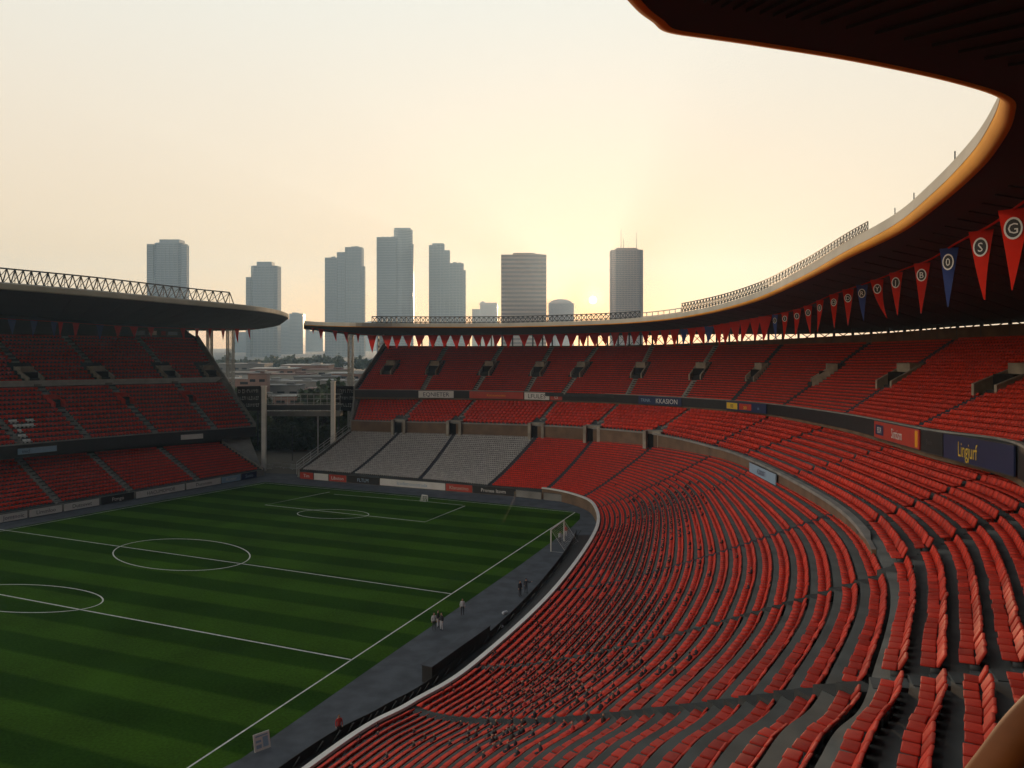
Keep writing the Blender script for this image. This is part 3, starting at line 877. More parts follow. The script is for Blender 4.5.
oh = np.interp(tl, [0, .15, .35, .55, 1], [.15, .2, .38, .5, .5])  # band of painted sun glow grows taller towards the near end
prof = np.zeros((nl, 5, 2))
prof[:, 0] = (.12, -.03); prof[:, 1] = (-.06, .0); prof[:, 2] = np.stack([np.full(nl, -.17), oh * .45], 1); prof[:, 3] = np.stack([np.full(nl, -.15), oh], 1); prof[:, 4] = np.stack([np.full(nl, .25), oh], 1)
sweep('painted_sunglow_lip', ri, prof, nn, M['orange'], roof, smooth=True)  # orange sunlight on the lip is put into its colour
prof = np.zeros((nl, 4, 2))
prof[:, 0] = np.stack([np.full(nl, -.16), oh + .004], 1); prof[:, 1] = np.stack([np.full(nl, -.06), np.full(nl, TH + .12)], 1); prof[:, 2] = np.stack([np.full(nl, .4), np.full(nl, TH + .12)], 1); prof[:, 3] = np.stack([np.full(nl, .4), oh + .004], 1)
sweep('edge_band', ri, prof, nn, M['cream'], roof)
sweep('outer_edge', ro, [(-.1, -.05), (-.1, 1.5), (.3, 1.5), (.3, -.05)], nn, M['cream'], roof)
# ribs under the soffit
mb = MB()
nb_ = und.shape[0]
mb.v = [tuple(q) for q in und.reshape(-1, 3)]
mb.f = [(j * nl + i, j * nl + i + 1, (j + 1) * nl + i + 1, (j + 1) * nl + i) for j in range(nb_ - 1) for i in range(nl - 1)]
mb.m = [0] * len(mb.f)
for i in range(0, nl, 2):
    for j in range(nb_ - 1):
        a, b = und[j, i], und[j + 1, i]
        if j == 0: a = a + (b - a) * .35
        mb.bar(a - np.array([0, 0, .02]), b - np.array([0, 0, .02]), .05, n=4)
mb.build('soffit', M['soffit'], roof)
# latticed railings on the roof edge
def along(path, u0, u1, n):
    us = np.array([pix(p)[0] if p[1] > 1 else 9e9 for p in path])
    j = int(np.argmax(us)) if us.max() < 9e8 else int(np.argmax(np.where(us < 9e8, us, -1)))
    ix = np.arange(len(path))
    us_ = us[:j + 1]
    ii = np.interp(np.linspace(u0, u1, n), us_, ix[:j + 1])
    return np.stack([np.interp(ii, ix, path[:, a]) for a in range(3)], 1)
def lattice(name, path, zb, h, parent, m, fill=True, inset=.5, nrm=None):
    mb = MB()
    p = np.asarray(path)
    for i in range(len(p)):
        hh = h * p[i][1] / FPX; r_ = p[i][1] * .0006
        H = np.array([0, 0, hh])
        a = p[i] + np.array([0, 0, zb]); mb.bar(a, a + H, r_, n=4)
        if i < len(p) - 1:
            b = p[i + 1] + np.array([0, 0, zb]); H2 = np.array([0, 0, h * p[i + 1][1] / FPX])
            mb.bar(a + H, b + H2, r_ * 1.2, n=4); mb.bar(a + H * .12, b + H2 * .12, r_, n=4)
            if fill:
                mb.bar(a, b + H2, r_ * .8, n=4); mb.bar(a + H, b, r_ * .8, n=4)
    return mb.build(name, m, parent)
p = along(ri, 682, 868, 62); lattice('edge_railing', p, TH + .12, 9.0, roof, M['dark_steel'])
p = along(ri, 372, 640, 56); lattice('edge_railing', p, TH + .12, 6.5, roof, M['dark_steel'])
p = along(ri, 641, 681, 8); lattice('edge_railing', p, TH + .12, 4.5, roof, M['pale_steel'], fill=False)
mb = MB()
for u in (693, 842, 895, 914, 955):
    a = along(ri, u, u + .01, 2)[0] + np.array([0, 0, TH]); mb.bar(a, a + np.array([0, 0, .45]), .025, n=5)
mb.build('lightning_rod', M['dark_steel'], roof)

# columns and bracing in the open slot behind the upper tier
mb = MB(); mb2 = MB()
urd = dense(UP_R, 5); und_ = out_of(dense(UP_F, 5), urd)
def roof_z(p):
    d = np.hypot(ro[:, 0] - p[0], ro[:, 1] - p[1]); i = d.argmin(); return ro[i, 2]
prev = None
for i in range(len(urd)):
    a = urd[i].copy(); a[:2] += und_[i] * .2; a[2] += .3
    b = a.copy(); b[2] = roof_z(a) + .4
    mb = MB(); mb.box(((a[0] + b[0]) / 2, (a[1] + b[1]) / 2, (a[2] + b[2]) / 2), (.35, .35, b[2] - a[2] + .1)); mb.build('rear_column', M['dark_steel'], stand)
    if prev is not None and i > 20:
        mb2.bar(prev[0], b, .08, n=4); mb2.bar(prev[1], a, .08, n=4)
    prev = (a, b)
mb2.build('rear_brace', M['dark_steel'], stand)

# left roof
RL_I = [P(-160, 277, z=38.4), P(-60, 284, z=38.0), P(0, 289, z=37.5), P(100, 297, z=36.8), P(200, 306, z=36), P(250, 310.5, z=35.3), P(278, 314.5, Y=200), P(288, 318.5, Y=214), P(282, 322, Y=226)]
RL_O = [P(-160, 305, Y=172), P(-60, 312, Y=182), P(0, 318, Y=190), P(70, 324, Y=203), P(130, 329, Y=214), P(190, 330.5, Y=226), P(237, 330.5, Y=232), P(262, 328.5, Y=234), P(276, 324.8, Y=232)]
li, lo = dense(RL_I, 8), dense(RL_O, 8)
lroof = bpy.data.objects.new('roof', None); C.objects.link(lroof); lroof.parent = side; lroof.location = Vector((0, 0, 30)) - Vector(side.location)
und = np.array([li + (lo - li) * t - np.array([0, 0, .5 * math.sin(math.pi * t)]) for t in ts])
nb_, nl2 = und.shape[:2]
mb = MB(); mb.v = [tuple(q) for q in und.reshape(-1, 3)]
mb.f = [(j * nl2 + i, j * nl2 + i + 1, (j + 1) * nl2 + i + 1, (j + 1) * nl2 + i) for j in range(nb_ - 1) for i in range(nl2 - 1)]; mb.m = [0] * len(mb.f)
for i in range(0, nl2, 2):
    for j in range(1, nb_ - 1): mb.bar(und[j, i], und[j + 1, i], .09, n=4)
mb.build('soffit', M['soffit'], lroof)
top = und.copy(); top[..., 2] += 1.0 + .9 * np.sin(np.pi * ts)[:, None]
grid('roof_sheet', top, M['cream'], lroof, smooth=True)
ln = outward(li); ln *= np.sign((ln * (lo - li)[:, :2]).sum(1))[:, None]
sweep('edge_band', li, [(.15, -.05), (-.15, .1), (-.2, .95), (.2, 1.12)], ln, M['cream'], lroof)
sweep('outer_edge', lo, [(-.1, -.05), (-.1, 1.1), (.3, 1.1), (.3, -.05)], ln, M['cream'], lroof)
mb = MB()
tp = along(li, -150, 238, 48)
mid_i = np.array([1.0, 0, 0])
for i in range(len(tp) - 1):
    a = tp[i] + np.array([-1.2, .8, 1.2]); b = tp[i + 1] + np.array([-1.2, .8, 1.2])
    H = np.array([0, 0, 2.35])
    m_ = (a + b) / 2 + H
    mb.bar(a, m_, .11, n=5); mb.bar(m_, b, .11, n=5); mb.bar(a, b, .08, n=5)
    if i < len(tp) - 2:
        c = tp[i + 2] + np.array([-1.2, .8, 1.2]); mb.bar(m_, (b + c) / 2 + H, .13, n=5)
    if i % 2 == 0: mb.bar((a + b) / 2, m_, .06, n=4)
    back = np.array([-2.4, 1.6, 0]); mb.bar(a + back, m_, .06, n=4)
mb.build('roof_truss', M['dark_steel'], lroof)
mb = MB()
srd = dense(SU_R, 4); srn2 = out_of(dense(SU_F, 4), srd)
for i in range(len(srd)):
    a = srd[i].copy(); a[:2] += srn2[i] * .3
    d = np.hypot(lo[:, 0] - a[0], lo[:, 1] - a[1]); zt = lo[d.argmin(), 2] + .6
    mb = MB(); mb.box((a[0], a[1], (a[2] + zt) / 2), (.35, .35, zt - a[2])); mb.build('rear_column', M['dark_steel'], side)
# boarded strip in the slot under the left roof
sp0, sp1 = np.array(P(134, 333.5, Y=203)), np.array(P(182, 334.8, Y=213))
# lattice towers holding the roof ends
def lattice_tower(name, base, wd, h, m, parent):
    mb = MB()
    x, y, z = base
    cs = [(x - wd, y - wd), (x + wd, y - wd), (x + wd, y + wd), (x - wd, y + wd)]
    for cx, cy in cs: mb.bar((cx, cy, z), (cx, cy, z + h), .14, n=6)
    n = max(3, int(h / (2 * wd)))
    for i in range(n):
        a, b = z + h * i / n, z + h * (i + 1) / n
        for j in range(4):
            c0, c1 = cs[j], cs[(j + 1) % 4]
            mb.bar((*c0, a), (*c1, b), .08, n=4); mb.bar((*c1, a), (*c0, b), .08, n=4); mb.bar((*c0, b), (*c1, b), .08, n=4)
    return mb.build(name, m, parent)
lattice_tower('lattice_column', (-35.5, 222, 0), .8, 30.2, M['pale_steel'], stand)
lattice_tower('lattice_column', (-43.5, 220, 0), .6, 30.2, M['pale_steel'], stand)
lattice_tower('lattice_column', (-78, 226, 0), .8, 31.6, M['pale_steel'], side)
lattice_tower('lattice_column', (-83, 224, 0), .6, 31.6, M['pale_steel'], side)

exec_marker = 0
# ------------------------------------------------------------------ bunting
STR = [P(310, 327.5, Y=206), P(364, 334.5, Y=201), P(385, 335.5, Y=200), P(440, 335.3, Y=198), P(500, 335, Y=194), P(550, 334.3, Y=189), P(600, 333, Y=182), P(641, 331.7, Y=170), P(699, 327.5, Y=143), P(745, 320, Y=118), P(795, 310, Y=95), P(832, 295, Y=78), P(873, 281, Y=62), P(902, 270, Y=53), P(929, 260, Y=45), P(956, 243.5, Y=38.5), P(991, 225, Y=32.5), P(1020, 204.5, Y=28.3), P(1060, 178, Y=24.5), P(1110, 145, Y=21)]
sd = dense(STR, 16)
def tube(name, pts, r, m, n=5, parent=None):
    mb = MB()
    for a, b in zip(pts[:-1], pts[1:]): mb.bar(a, b, r, n=n)
    return mb.build(name, m, parent)
cd = tube('bunting_cord', sd, .05, M['red_flag']); tag(cd, 'long red cord hung with pennants under the curving roof at the right and far side', 'cord')
def on_string(path, u):
    us = 512 + FPX * path[:, 0] / path[:, 1]
    i = np.interp(u, us, np.arange(len(path)))
    p = np.array([np.interp(i, np.arange(len(path)), path[:, a]) for a in range(3)])
    i0 = int(min(max(i, 1), len(path) - 2))
    t = path[i0 + 1] - path[i0 - 1]; t[2] = 0
    return p, t / np.linalg.norm(t)
_em = {}
def glyph_emblem(mb, o, x, z, nrm, r, ch):
    """ring badge with a mark, both faces"""
    for s in (1, -1):
        off = nrm * .05 * s
        n = 20
        ring = [o + off + x * (r * .8 * math.cos(t)) + z * (r * math.sin(t)) for t in np.linspace(0, 2 * math.pi, n, endpoint=False)]
        inn = [o + off + x * (r * .64 * math.cos(t)) + z * (r * .82 * math.sin(t)) for t in np.linspace(0, 2 * math.pi, n, endpoint=False)]
        mb.add(ring + inn, [(i, (i + 1) % n, n + (i + 1) % n, n + i) for i in range(n)], 0)
        mb.add(inn, [tuple(range(n))], 1)
        put_text(mb, ch, r * .95, o + nrm * .058 * s, x, z, 0, r * 1.0)
def pennant(p, t, L, wd, red, yaw, ch, label, group=None):
    root = empty('pennant', tuple(p), label, 'pennant', group)
    ca, sa = math.cos(yaw), math.sin(yaw)
    x = np.array([t[0] * ca - t[1] * sa, t[0] * sa + t[1] * ca, 0])
    nrm = np.array([-x[1], x[0], 0])
    nr, nc = 9, 5
    sway = rng.normal(0, .09)
    ph = rng.uniform(0, 6)
    G = []
    for i in range(nr):
        f = i / (nr - 1)
        hw = wd / 2 * (1 - f) + .015
        G.append([p + x * (hw * (2 * j / (nc - 1) - 1) + sway * L * f * f) + nrm * (.06 * wd * math.sin(ph + 2.5 * f + .8 * j / (nc - 1)) * f) + np.array([0, 0, -L * f]) for j in range(nc)])
    o = grid('cloth', np.array(G), M['red_flag'] if red else M['blue_flag'], root, smooth=True)
    if ch:
        mb = MB()
        f = .24
        cp = p + x * (sway * L * f * f) + np.array([0, 0, -L * f]) + nrm * (.06 * wd * math.sin(ph + 2.5 * f + .4) * f)
        zt = np.array([0, 0, 1.])
        for s in (1, -1): pass
        glyph_emblem(mb, cp, x, zt, nrm, wd * .38, ch)
        mb.build('emblem', [M['white'], M['black']], root)
    return root
BIG = [(1014, 'G', 1, 'red pennant with a round dark crest at the top right, cut by the picture edge'), (981, 'S', 1, 'large red pennant with a ringed S crest, second from the right end of the cord'), (949, '0', 0, 'navy blue pennant with an oval crest hanging between two large red ones'),
       (922, 'B', 1, 'red pennant with a round crest next left of the big navy pennant'), (896, 'J', 1, 'red pennant with a narrow crest, second left of the big navy pennant'), (877, 'Y', 1, 'slender red pennant with a Y-like mark beside a dark blue pennant'),
       (862, 'R', 0, 'dark blue pennant with a crest, between slender red pennants below the roof rail'), (848, 'D', 1, 'red pennant just left of the dark blue crested pennant'), (834, 'O', 1, 'red pennant second left of the dark blue crested pennant'),
       (820, '8', 1, 'red pennant third left of the dark blue crested pennant'), (808, 'I', 1, 'red pennant fourth left of the dark blue crested pennant'), (797, 'I', 1, 'red pennant fifth left of the dark blue crested pennant'), (785, 'I', 1, 'red pennant next right of the small blue pennant'), (775, 'I', 0, 'small blue pennant midway along the right cord among red ones')]
REST = [765, 755, 745, 735, 726, 718, 709, 701, 692, 684, 674.5, 665, 655, 645.5, 635, 625, 615, 605, 594, 583, 572, 560.5, 549, 538, 524, 508, 497, 487, 478, 467, 456, 445, 433, 420, 408, 397, 387]
TIPS = [372, 358, 346, 335, 321, 313]
for u, ch, red, lab in BIG:
    p, t = on_string(sd, u)
    pennant(p, t, 2.9 if u > 860 else 3.2, 1.05 if u > 930 else .95, red, R(50 + rng.normal(0, 13)), ch, lab)
for u in REST:
    p, t = on_string(sd, u)
    pennant(p, t, 3.2 + rng.normal(0, .2), 1.8 if u > 640 else 2.5, not u in (709, 684), R(rng.normal(42 if u > 640 else 12, 10)), None, 'small plain pennant hanging in the close row along the far roof edge', 'plain pennants along the far roof')
for i, u in enumerate(TIPS):
    p, t = on_string(sd, u)
    pennant(p, t, [4.3, 2.2, 2.6, 2.6, 2.6, 1.5][i], [2.4, 1, 1.2, 1.3, 1.6, .8][i], 1, 0, None, 'red pennant dangling from the free left tip of the far roof', 'pennants at the far roof tip')
STL = [P(-60, 314.5, Y=142), P(0, 318.5, Y=150), P(60, 322, Y=160), P(130, 326.5, Y=174), P(200, 328.7, Y=193), P(255, 329, Y=215)]
sdl = dense(STL, 12)
cd = tube('bunting_cord', sdl, .05, M['red_flag']); tag(cd, 'red cord hung with small pennants under the dark roof of the left grandstand', 'cord')
for u, red, L in ((12, 0, 2.9), (34, 0, 3), (54, 0, 3.0), (60.5, 1, 2.9), (76, 1, 3.2), (100, 0, 3.1), (118, 1, 2.7), (134, 1, 2.4), (151, 1, 2.2), (183, 1, 2.8), (197, 1, 2.4), (210, 1, 2.4), (223, 1, 3), (237, 1, 3.6), (249, 1, 2.9)):
    p, t = on_string(sdl, u)
    g = ('red' if red else 'blue-violet')
    if u > 205: lab, g2 = 'red pennant at the right end of the left roof, against hazy towers', 'red pennants at the left roof end'
    else: lab, g2 = 'small %s pennant hanging over the dark seats of the left grandstand' % g, '%s pennants under the left roof' % g
    pennant(p, t, L, 1.7, red, R(rng.normal(0, 12)), None, lab, g2)

# ------------------------------------------------------------------ advertising boards
def board(p0, p1, z0, z1, m, label, texts=(), name='advertising_board', th=.12, front=None, group=None, cat='advertising board', fr=None):
    p0, p1 = np.array(p0, float), np.array(p1, float)
    x = p1 - p0; L = np.linalg.norm(x); x /= L
    e = np.array([x[1], -x[0], 0])
    if np.dot(e[:2], -p0[:2]) < 0: e = -e       # towards the camera
    e /= np.linalg.norm(e)
    root = empty(name, tuple((p0 + p1) / 2 + np.array([0, 0, z0])), label, cat, group)
    mb = MB(); mb.fbox(p0, x, e, (0, 0, 1), 0, L, -th, 0, z0, z1); mb.build('panel', m, root)
    mb = MB(); mb.fbox(p0, x, e, (0, 0, 1), -.04, L + .04, -th - .02, .03, z1 + .002, z1 + .07); mb.fbox(p0, x, e, (0, 0, 1), -.04, L + .04, -th - .02, .03, z0 - .07, z0 - .002); mb.build('frame', fr or M['dark_steel'], root)
    x2, base = x, p0
    for (s, fx, hh, mt, mw) in texts:
        mb = MB()
        if s.startswith('#'):
            mb.fbox(base, x2, e, (0, 0, 1), fx * L - mw * L / 2, fx * L + mw * L / 2, .004, .012, (z0 + z1) / 2 - hh * (z1 - z0) / 2, (z0 + z1) / 2 + hh * (z1 - z0) / 2)
            mb.build('colour_block', mt, root)
        else:
            put_text(mb, s, hh * (z1 - z0), base + x2 * (fx * L) + e * .02 + np.array([0, 0, (z0 + z1) / 2]), x2, (0, 0, 1), 0, mw * L)
            mb.build('lettering', mt, root)
    return root
# along the left stand
for u0, u1, m, txt, tm, lab in ((-60, -4, 'white', '', 'blue_board', None), (0, 22, 'white', 'Jomtnoic', 'blue_board', 'white pitchside board at the left edge with dark lettering'), (24, 50, 'white', 'Limmloo', 'dark_steel', 'white pitchside board below the first aisle of the left stand'),
        (52, 80, 'white', 'Dutcovet', 'dark_steel', 'white pitchside board beside the dark board on the left'), (82, 108, 'black', 'Ftmgo', 'white', 'dark pitchside board with bright scrawl between white ones'),
        (110, 149, 'white', 'HACUMOMOE', 'dark_steel', 'longest white pitchside board with dark capitals on the left side'), (150.5, 178, 'white', 'Duconom', 'dark_steel', 'white pitchside board next to the blue boards'),
        (179, 194, 'lblue_board', 'Kcomr', 'white', 'pale blue pitchside board near the left stand corner'), (195, 207, 'blue_board', 'Sunlo', 'lblue_board', 'dark blue pitchside board at the corner end of the left row')):
    if lab is None: continue
    s = 1.235
    f = lambda u: P(u * 1.25 if False else u, 0, 0)
    a = P(u0 * 1.24, 523.4 - .178 * u0 * 1.24, 0); b = P(u1 * 1.24, 523.4 - .178 * u1 * 1.24, 0)
    board(a, b, .1, 1.35, M[m], lab, [(txt, .5, .5, M[tm], .85)], group=None)
# along the far end
for u0, u1, m, txt, tm, lab in ((300, 313, 'red_board', 'Tim', 'white', 'small red and white board at the left end of the far row'), (314, 328, 'white', '', 'white', 'plain white board at the far end between two red boards'), (329, 346, 'red_board', 'Liboton', 'white', 'red board at the far end in front of grey seats'),
        (347, 379, 'black', 'FLTLM', 'lblue_board', 'black board with pale lettering at the far end'), (380, 445, 'white', 'lcodemtocotroda', 'lblue_board', 'long whitish board along the far end of the pitch'), (446, 472, 'red_board', 'Klansetino', 'cream', 'red board at the far end beside the black board'),
        (473, 514, 'black', 'Pronee ltsvm', 'white', 'long dark board with pale words at the right of the far row')):
    va = lambda u: 478.9 + (u - 300) * .0827
    board(P(u0, va(u0), 0), P(u1, va(u1), 0), 0.1, 1.45, M[m], lab, [(txt, .5, .5, M[tm], .85)] if txt else ())
for u0, u1, lab in ((516, 541, 'blank pale concrete panel at the pitch corner next to the dark board'), (543.5, 563, 'blank pale concrete panel nearest the curved corner of the wall')):
    v0, v1 = 496.8 + (u0 - 515) * .11, 496.8 + (u1 - 515) * .11
    board(P(u0, v0, 0), P(u1, v1, 0), .05, 1.3, M['concrete'], lab, (), name='barrier_panel', cat='barrier')
# on the fascia of the upper tier
def fascia_board(u0, u1, m, lab, texts, hfrac=.9):
    us = np.array([pix(q)[0] if q[1] > 30 else 9e9 for q in fw])
    ii = np.where(us < 5e8)[0]
    o_ = ii[np.argsort(us[ii])]
    def at(u):
        q = np.array([np.interp(u, us[o_], fw[o_, a]) for a in range(3)]); n_ = np.array([np.interp(u, us[o_], fn[o_, a]) for a in range(2)])
        h_ = np.interp(u, us[o_], fh[o_]); q[:2] -= n_ * .52
        return q, h_
    a, h1 = at(u0); b, h2 = at(u1)
    h_ = (h1 + h2) / 2 * .76
    return board(a, b, -h_, .2, m, lab, texts)
fascia_board(419, 454, M['white'], 'white board lettered in dark capitals on the far black fascia', [('EQNIETER', .5, .6, M['blue_board'], .92)])
fascia_board(470, 524, M['red_board'], 'long red strip board on the far fascia between white boards', [('Kooxumoono', .5, .35, M['orange'], .8)])
fascia_board(525, 550, M['white'], 'white board beside the end of the red strip on the far fascia', [('LFULES', .5, .6, M['dark_steel'], .9)])
fascia_board(551, 563, M['red_board'], 'short red board with a white mark on the far fascia', [('cs', .5, .5, M['white'], .6)])
fascia_board(640, 683, M['blue_board'], 'dark board with white capitals KKASION on the bend of the fascia', [('TRINR.', .18, .4, M['lblue_board'], .3), ('KKASION', .67, .6, M['white'], .6)])
fascia_board(728, 769, M['blue_board'], 'dark board with a yellow and an orange block on the right fascia', [('#', .16, .7, M['yellow'], .28), ('#', .5, .7, M['red_board'], .3), ('BB', .16, .4, M['dark_steel'], .2), ('ao', .5, .5, M['yellow'], .22), ('in', .82, .35, M['lblue_board'], .2)])
fascia_board(879, 925, M['red_board'], 'red board with pale script on the right fascia', [('#', .14, .6, M['blue_board'], .2), ('EOR', .14, .35, M['white'], .16), ('Sintism', .55, .55, M['white'], .55), ('#', .95, .85, M['orange'], .05)])
fascia_board(927, 949, M['black'], 'black board with faint lines between the red and the navy board', [('Buom', .4, .25, M['dark_steel'], .5)])
fascia_board(950, 1023, M['blue_board'], 'large navy board with yellow lettering at the right edge', [('Lingjurf', .40, .60, M['yellow'], .55)])
# small blue board on the wall of the lower tier
us = np.array([pix(q)[0] if q[1] > 45 else 9e9 for q in bw]); o_ = [i for i in np.argsort(us) if us[i] < 5e8 and bw[i, 1] < 115]
def bat(u):
    q = np.array([np.interp(u, us[o_], bw[o_, a]) for a in range(3)]); q[:2] -= np.array([np.interp(u, us[o_], bn[o_, a]) for a in range(2)]) * .6; return q
board(bat(754), bat(781), -.25, 1.0, M['lblue_board'], 'pale blue lettered board fixed to the wall between lower and middle tier', [('ACOKRUNTT', .5, .5, M['blue_board'], .9)])
# boards on the left stand's fascia
def left_fascia(u0, u1, lab, txt, m):
    us = 512 + FPX * su[:, 0] / su[:, 1]
    f = lambda u: np.array([np.interp(u, us, su[:, a]) for a in range(3)]) - np.append(np.array([np.interp(u, us, sun_[:, a]) for a in range(2)]) * .45, 0)
    board(f(u0), f(u1), -1.3, -.3, M[m], lab, txt)
left_fascia(16, 55, 'pale blue strip board on the left stand front near the left edge', [('tmcl', .2, .6, M['blue_board'], .2)], 'lblue_board')
left_fascia(180, 202, 'short pale strip board on the left stand front near the corner', (), 'white')
board(P(134, 336.3, Y=191), P(182, 337.0, Y=202), 0, 1.7, M['black'], 'lit-looking row of coloured panels in the slot under the left roof', [('#', .12, .6, M['lblue_board'], .2), ('#', .38, .6, M['white'], .16), ('#', .6, .6, M['red_board'], .1), ('#', .8, .5, M['lblue_board'], .2)])

# ------------------------------------------------------------------ gap between the stands
post_l = MB(); a = P(264, 471, 0); post_l.box((a[0], a[1], 9.3), (.9, .9, 18.6)); post_l.box((a[0], a[1], 18.7), (1.1, 1.1, .2))
o = post_l.build('floodlight_post', M['white']); tag(o, 'tall square white post at the corner of the left grandstand', 'post')
mb = MB(); mb.box((-40.9, 186.5, 9.6), (.9, .9, 19.2)); mb.box((-40.9, 186.5, 19.3), (1.1, 1.1, .2))
o = mb.build('floodlight_post', M['white']); tag(o, 'square white post rising at the left end of the grey seats', 'post')
def scoreboard(p0, p1, z0, z1, lab):
    root = empty('scoreboard', tuple((np.array(p0) + np.array(p1)) / 2), lab, 'scoreboard')
    p0, p1 = np.array(p0), np.array(p1); x = p1 - p0; L = np.linalg.norm(x); x /= L; e = np.array([x[1], -x[0], 0]); e = e if np.dot(e[:2], -p0[:2]) > 0 else -e
    mb = MB(); mb.fbox(p0, x, e, (0, 0, 1), 0, L, -.3, 0, z0, z1); mb.build('casing', M['black'], root)
    mb = MB(); mb.fbox(p0, x, e, (0, 0, 1), .2, L - .2, -.2, .012, z0 + .2, z1 - .2, 1)
    H = z1 - z0
    for rw in range(3):
        y = z1 - H * (.2 + .28 * rw); cx = .5
        while cx < L - .9:
            wd = rng.uniform(.25, .5); hh = H * rng.uniform(.1, .17)
            mb.fbox(p0, x, e, (0, 0, 1), cx, cx + .1, .01, .02, y - hh / 2, y + hh / 2)
            if rng.random() < .6: mb.fbox(p0, x, e, (0, 0, 1), cx + .1, cx + wd, .01, .02, y + hh * .2, y + hh * .4)
            if rng.random() < .5: mb.fbox(p0, x, e, (0, 0, 1), cx + .1, cx + wd, .01, .02, y - hh * .5, y - hh * .3)
            cx += wd + .2
    mb.build('display', [M['pale_steel'], M['hide']], root)
    mb = MB()
    for f_ in (.15, .85): mb.fbox(p0, x, e, (0, 0, 1), L * f_ - .12, L * f_ + .12, -.28, -.05, z0 - 8, z0 - .005)
    mb.build('leg', M['dark_steel'], root)
scoreboard(P(237, 411, Y=192), P(261, 411, Y=188), 0, 5.8, 'dark scoreboard with white marks by the left grandstand end')
scoreboard(P(336, 411, Y=200), P(356, 411, Y=204), 0, 6.2, 'dark scoreboard with white marks by the grey-seat end of the far stand')

br = empty('footbridge', (-51, 196, 10.4), 'pale concrete footbridge with railings spanning the gap between the two stands', 'bridge')
a, b = np.array(P(262, 0, Y=196, z=None) if False else (-60.5, 197, 0)), np.array((-41.5, 197, 0))
mb = MB(); mb.fbox(a, (1, 0, 0), (0, 1, 0), (0, 0, 1), 0, 19, 0, 3, 10.4, 11.6); mb.build('deck', M['concrete'], br)
mb = MB(); mb.fbox(a, (1, 0, 0), (0, 1, 0), (0, 0, 1), 0, 19, -.1, 0.2, 11.9, 13.1); mb.build('parapet', M['dark_steel'], br)
mb = MB()
for i in range(13):
    mb.bar((-60.5 + 19 * i / 12, 197, 11.6), (-60.5 + 19 * i / 12, 197, 15.6), .07, n=4)
for z in (13.6, 14.6, 15.6): mb.bar((-60.5, 197, z), (-41.5, 197, z), .07, n=4)
mb.bar((-60.5, 200, 15.6), (-41.5, 200, 15.6), .08, n=4); mb.bar((-60.5, 200, 13), (-41.5, 200, 13), .08, n=4)
mb.build('railing', M['pale_steel'], br)
mb = MB()
for x in (-47.2,): mb.bar((x, 198.5, 0), (x, 198.5, 10.4), .16, n=8)
mb.build('pier', M['pale_steel'], br)
lp = empty('lamp_post', (-52.5, 199.9, 0), 'thin grey lamp post standing in the dark gap below the footbridge', 'lamp post')
mb = MB(); mb.bar((-52.5, 195, 0), (-52.5, 195, 8), .08, n=6); mb.build('pole', M['dark_steel'], lp)
mb = MB(); mb.box((-52.2, 195, 8.05), (.9, .25, .15)); mb.build('lamp_head', M['dark_steel'], lp)
# handrail up the end of the grey seats
hr = empty('stair_railing', tuple(LOW_W[-1]), 'grey railing climbing beside the end of the grey seats', 'railing')
mb = MB()
for i in range(9):
    p = low.pt([NK - .001], [i / 8])[0] + np.array([xe2[0], xe2[1], 0]) * .9 + np.array([0, 0, -1.0]); p[2] = max(p[2], 0)
    mb.bar(p, p + np.array([0, 0, 2.6]), .06, n=4)
    if i: 
        for hz_ in (1.3, 2.0, 2.6): mb.bar(prev_ + np.array([0, 0, hz_]), p + np.array([0, 0, hz_]), .06, n=4)
    prev_ = p
mb.build('bars', M['pale_steel'], hr)
for i, (u, v) in enumerate(((268, 469), (277, 467.5), (287, 468.5), (296, 469.5))):
    p = P(u, v, 0)
    mb = MB()
    for z in (.15, 1.05): mb.bar((p[0] - 1.1, p[1], z), (p[0] + 1.1, p[1], z), .04, n=4)
    for j in range(9): mb.bar((p[0] - 1.1 + j * .275, p[1], 0.15), (p[0] - 1.1 + j * .275, p[1], 1.05), .025, n=4)
    for s in (-.8, .8): mb.bar((p[0] + s, p[1] - .3, .02), (p[0] + s, p[1] + .3, .02), .04, n=4); mb.bar((p[0] + s, p[1], 0), (p[0] + s, p[1], .2), .04, n=4)
    o = mb.build('crowd_barrier', M['pale_steel']); tag(o, 'low steel crowd barrier across the foot of the gap between the stands', 'barrier', 'crowd barriers in the gap')

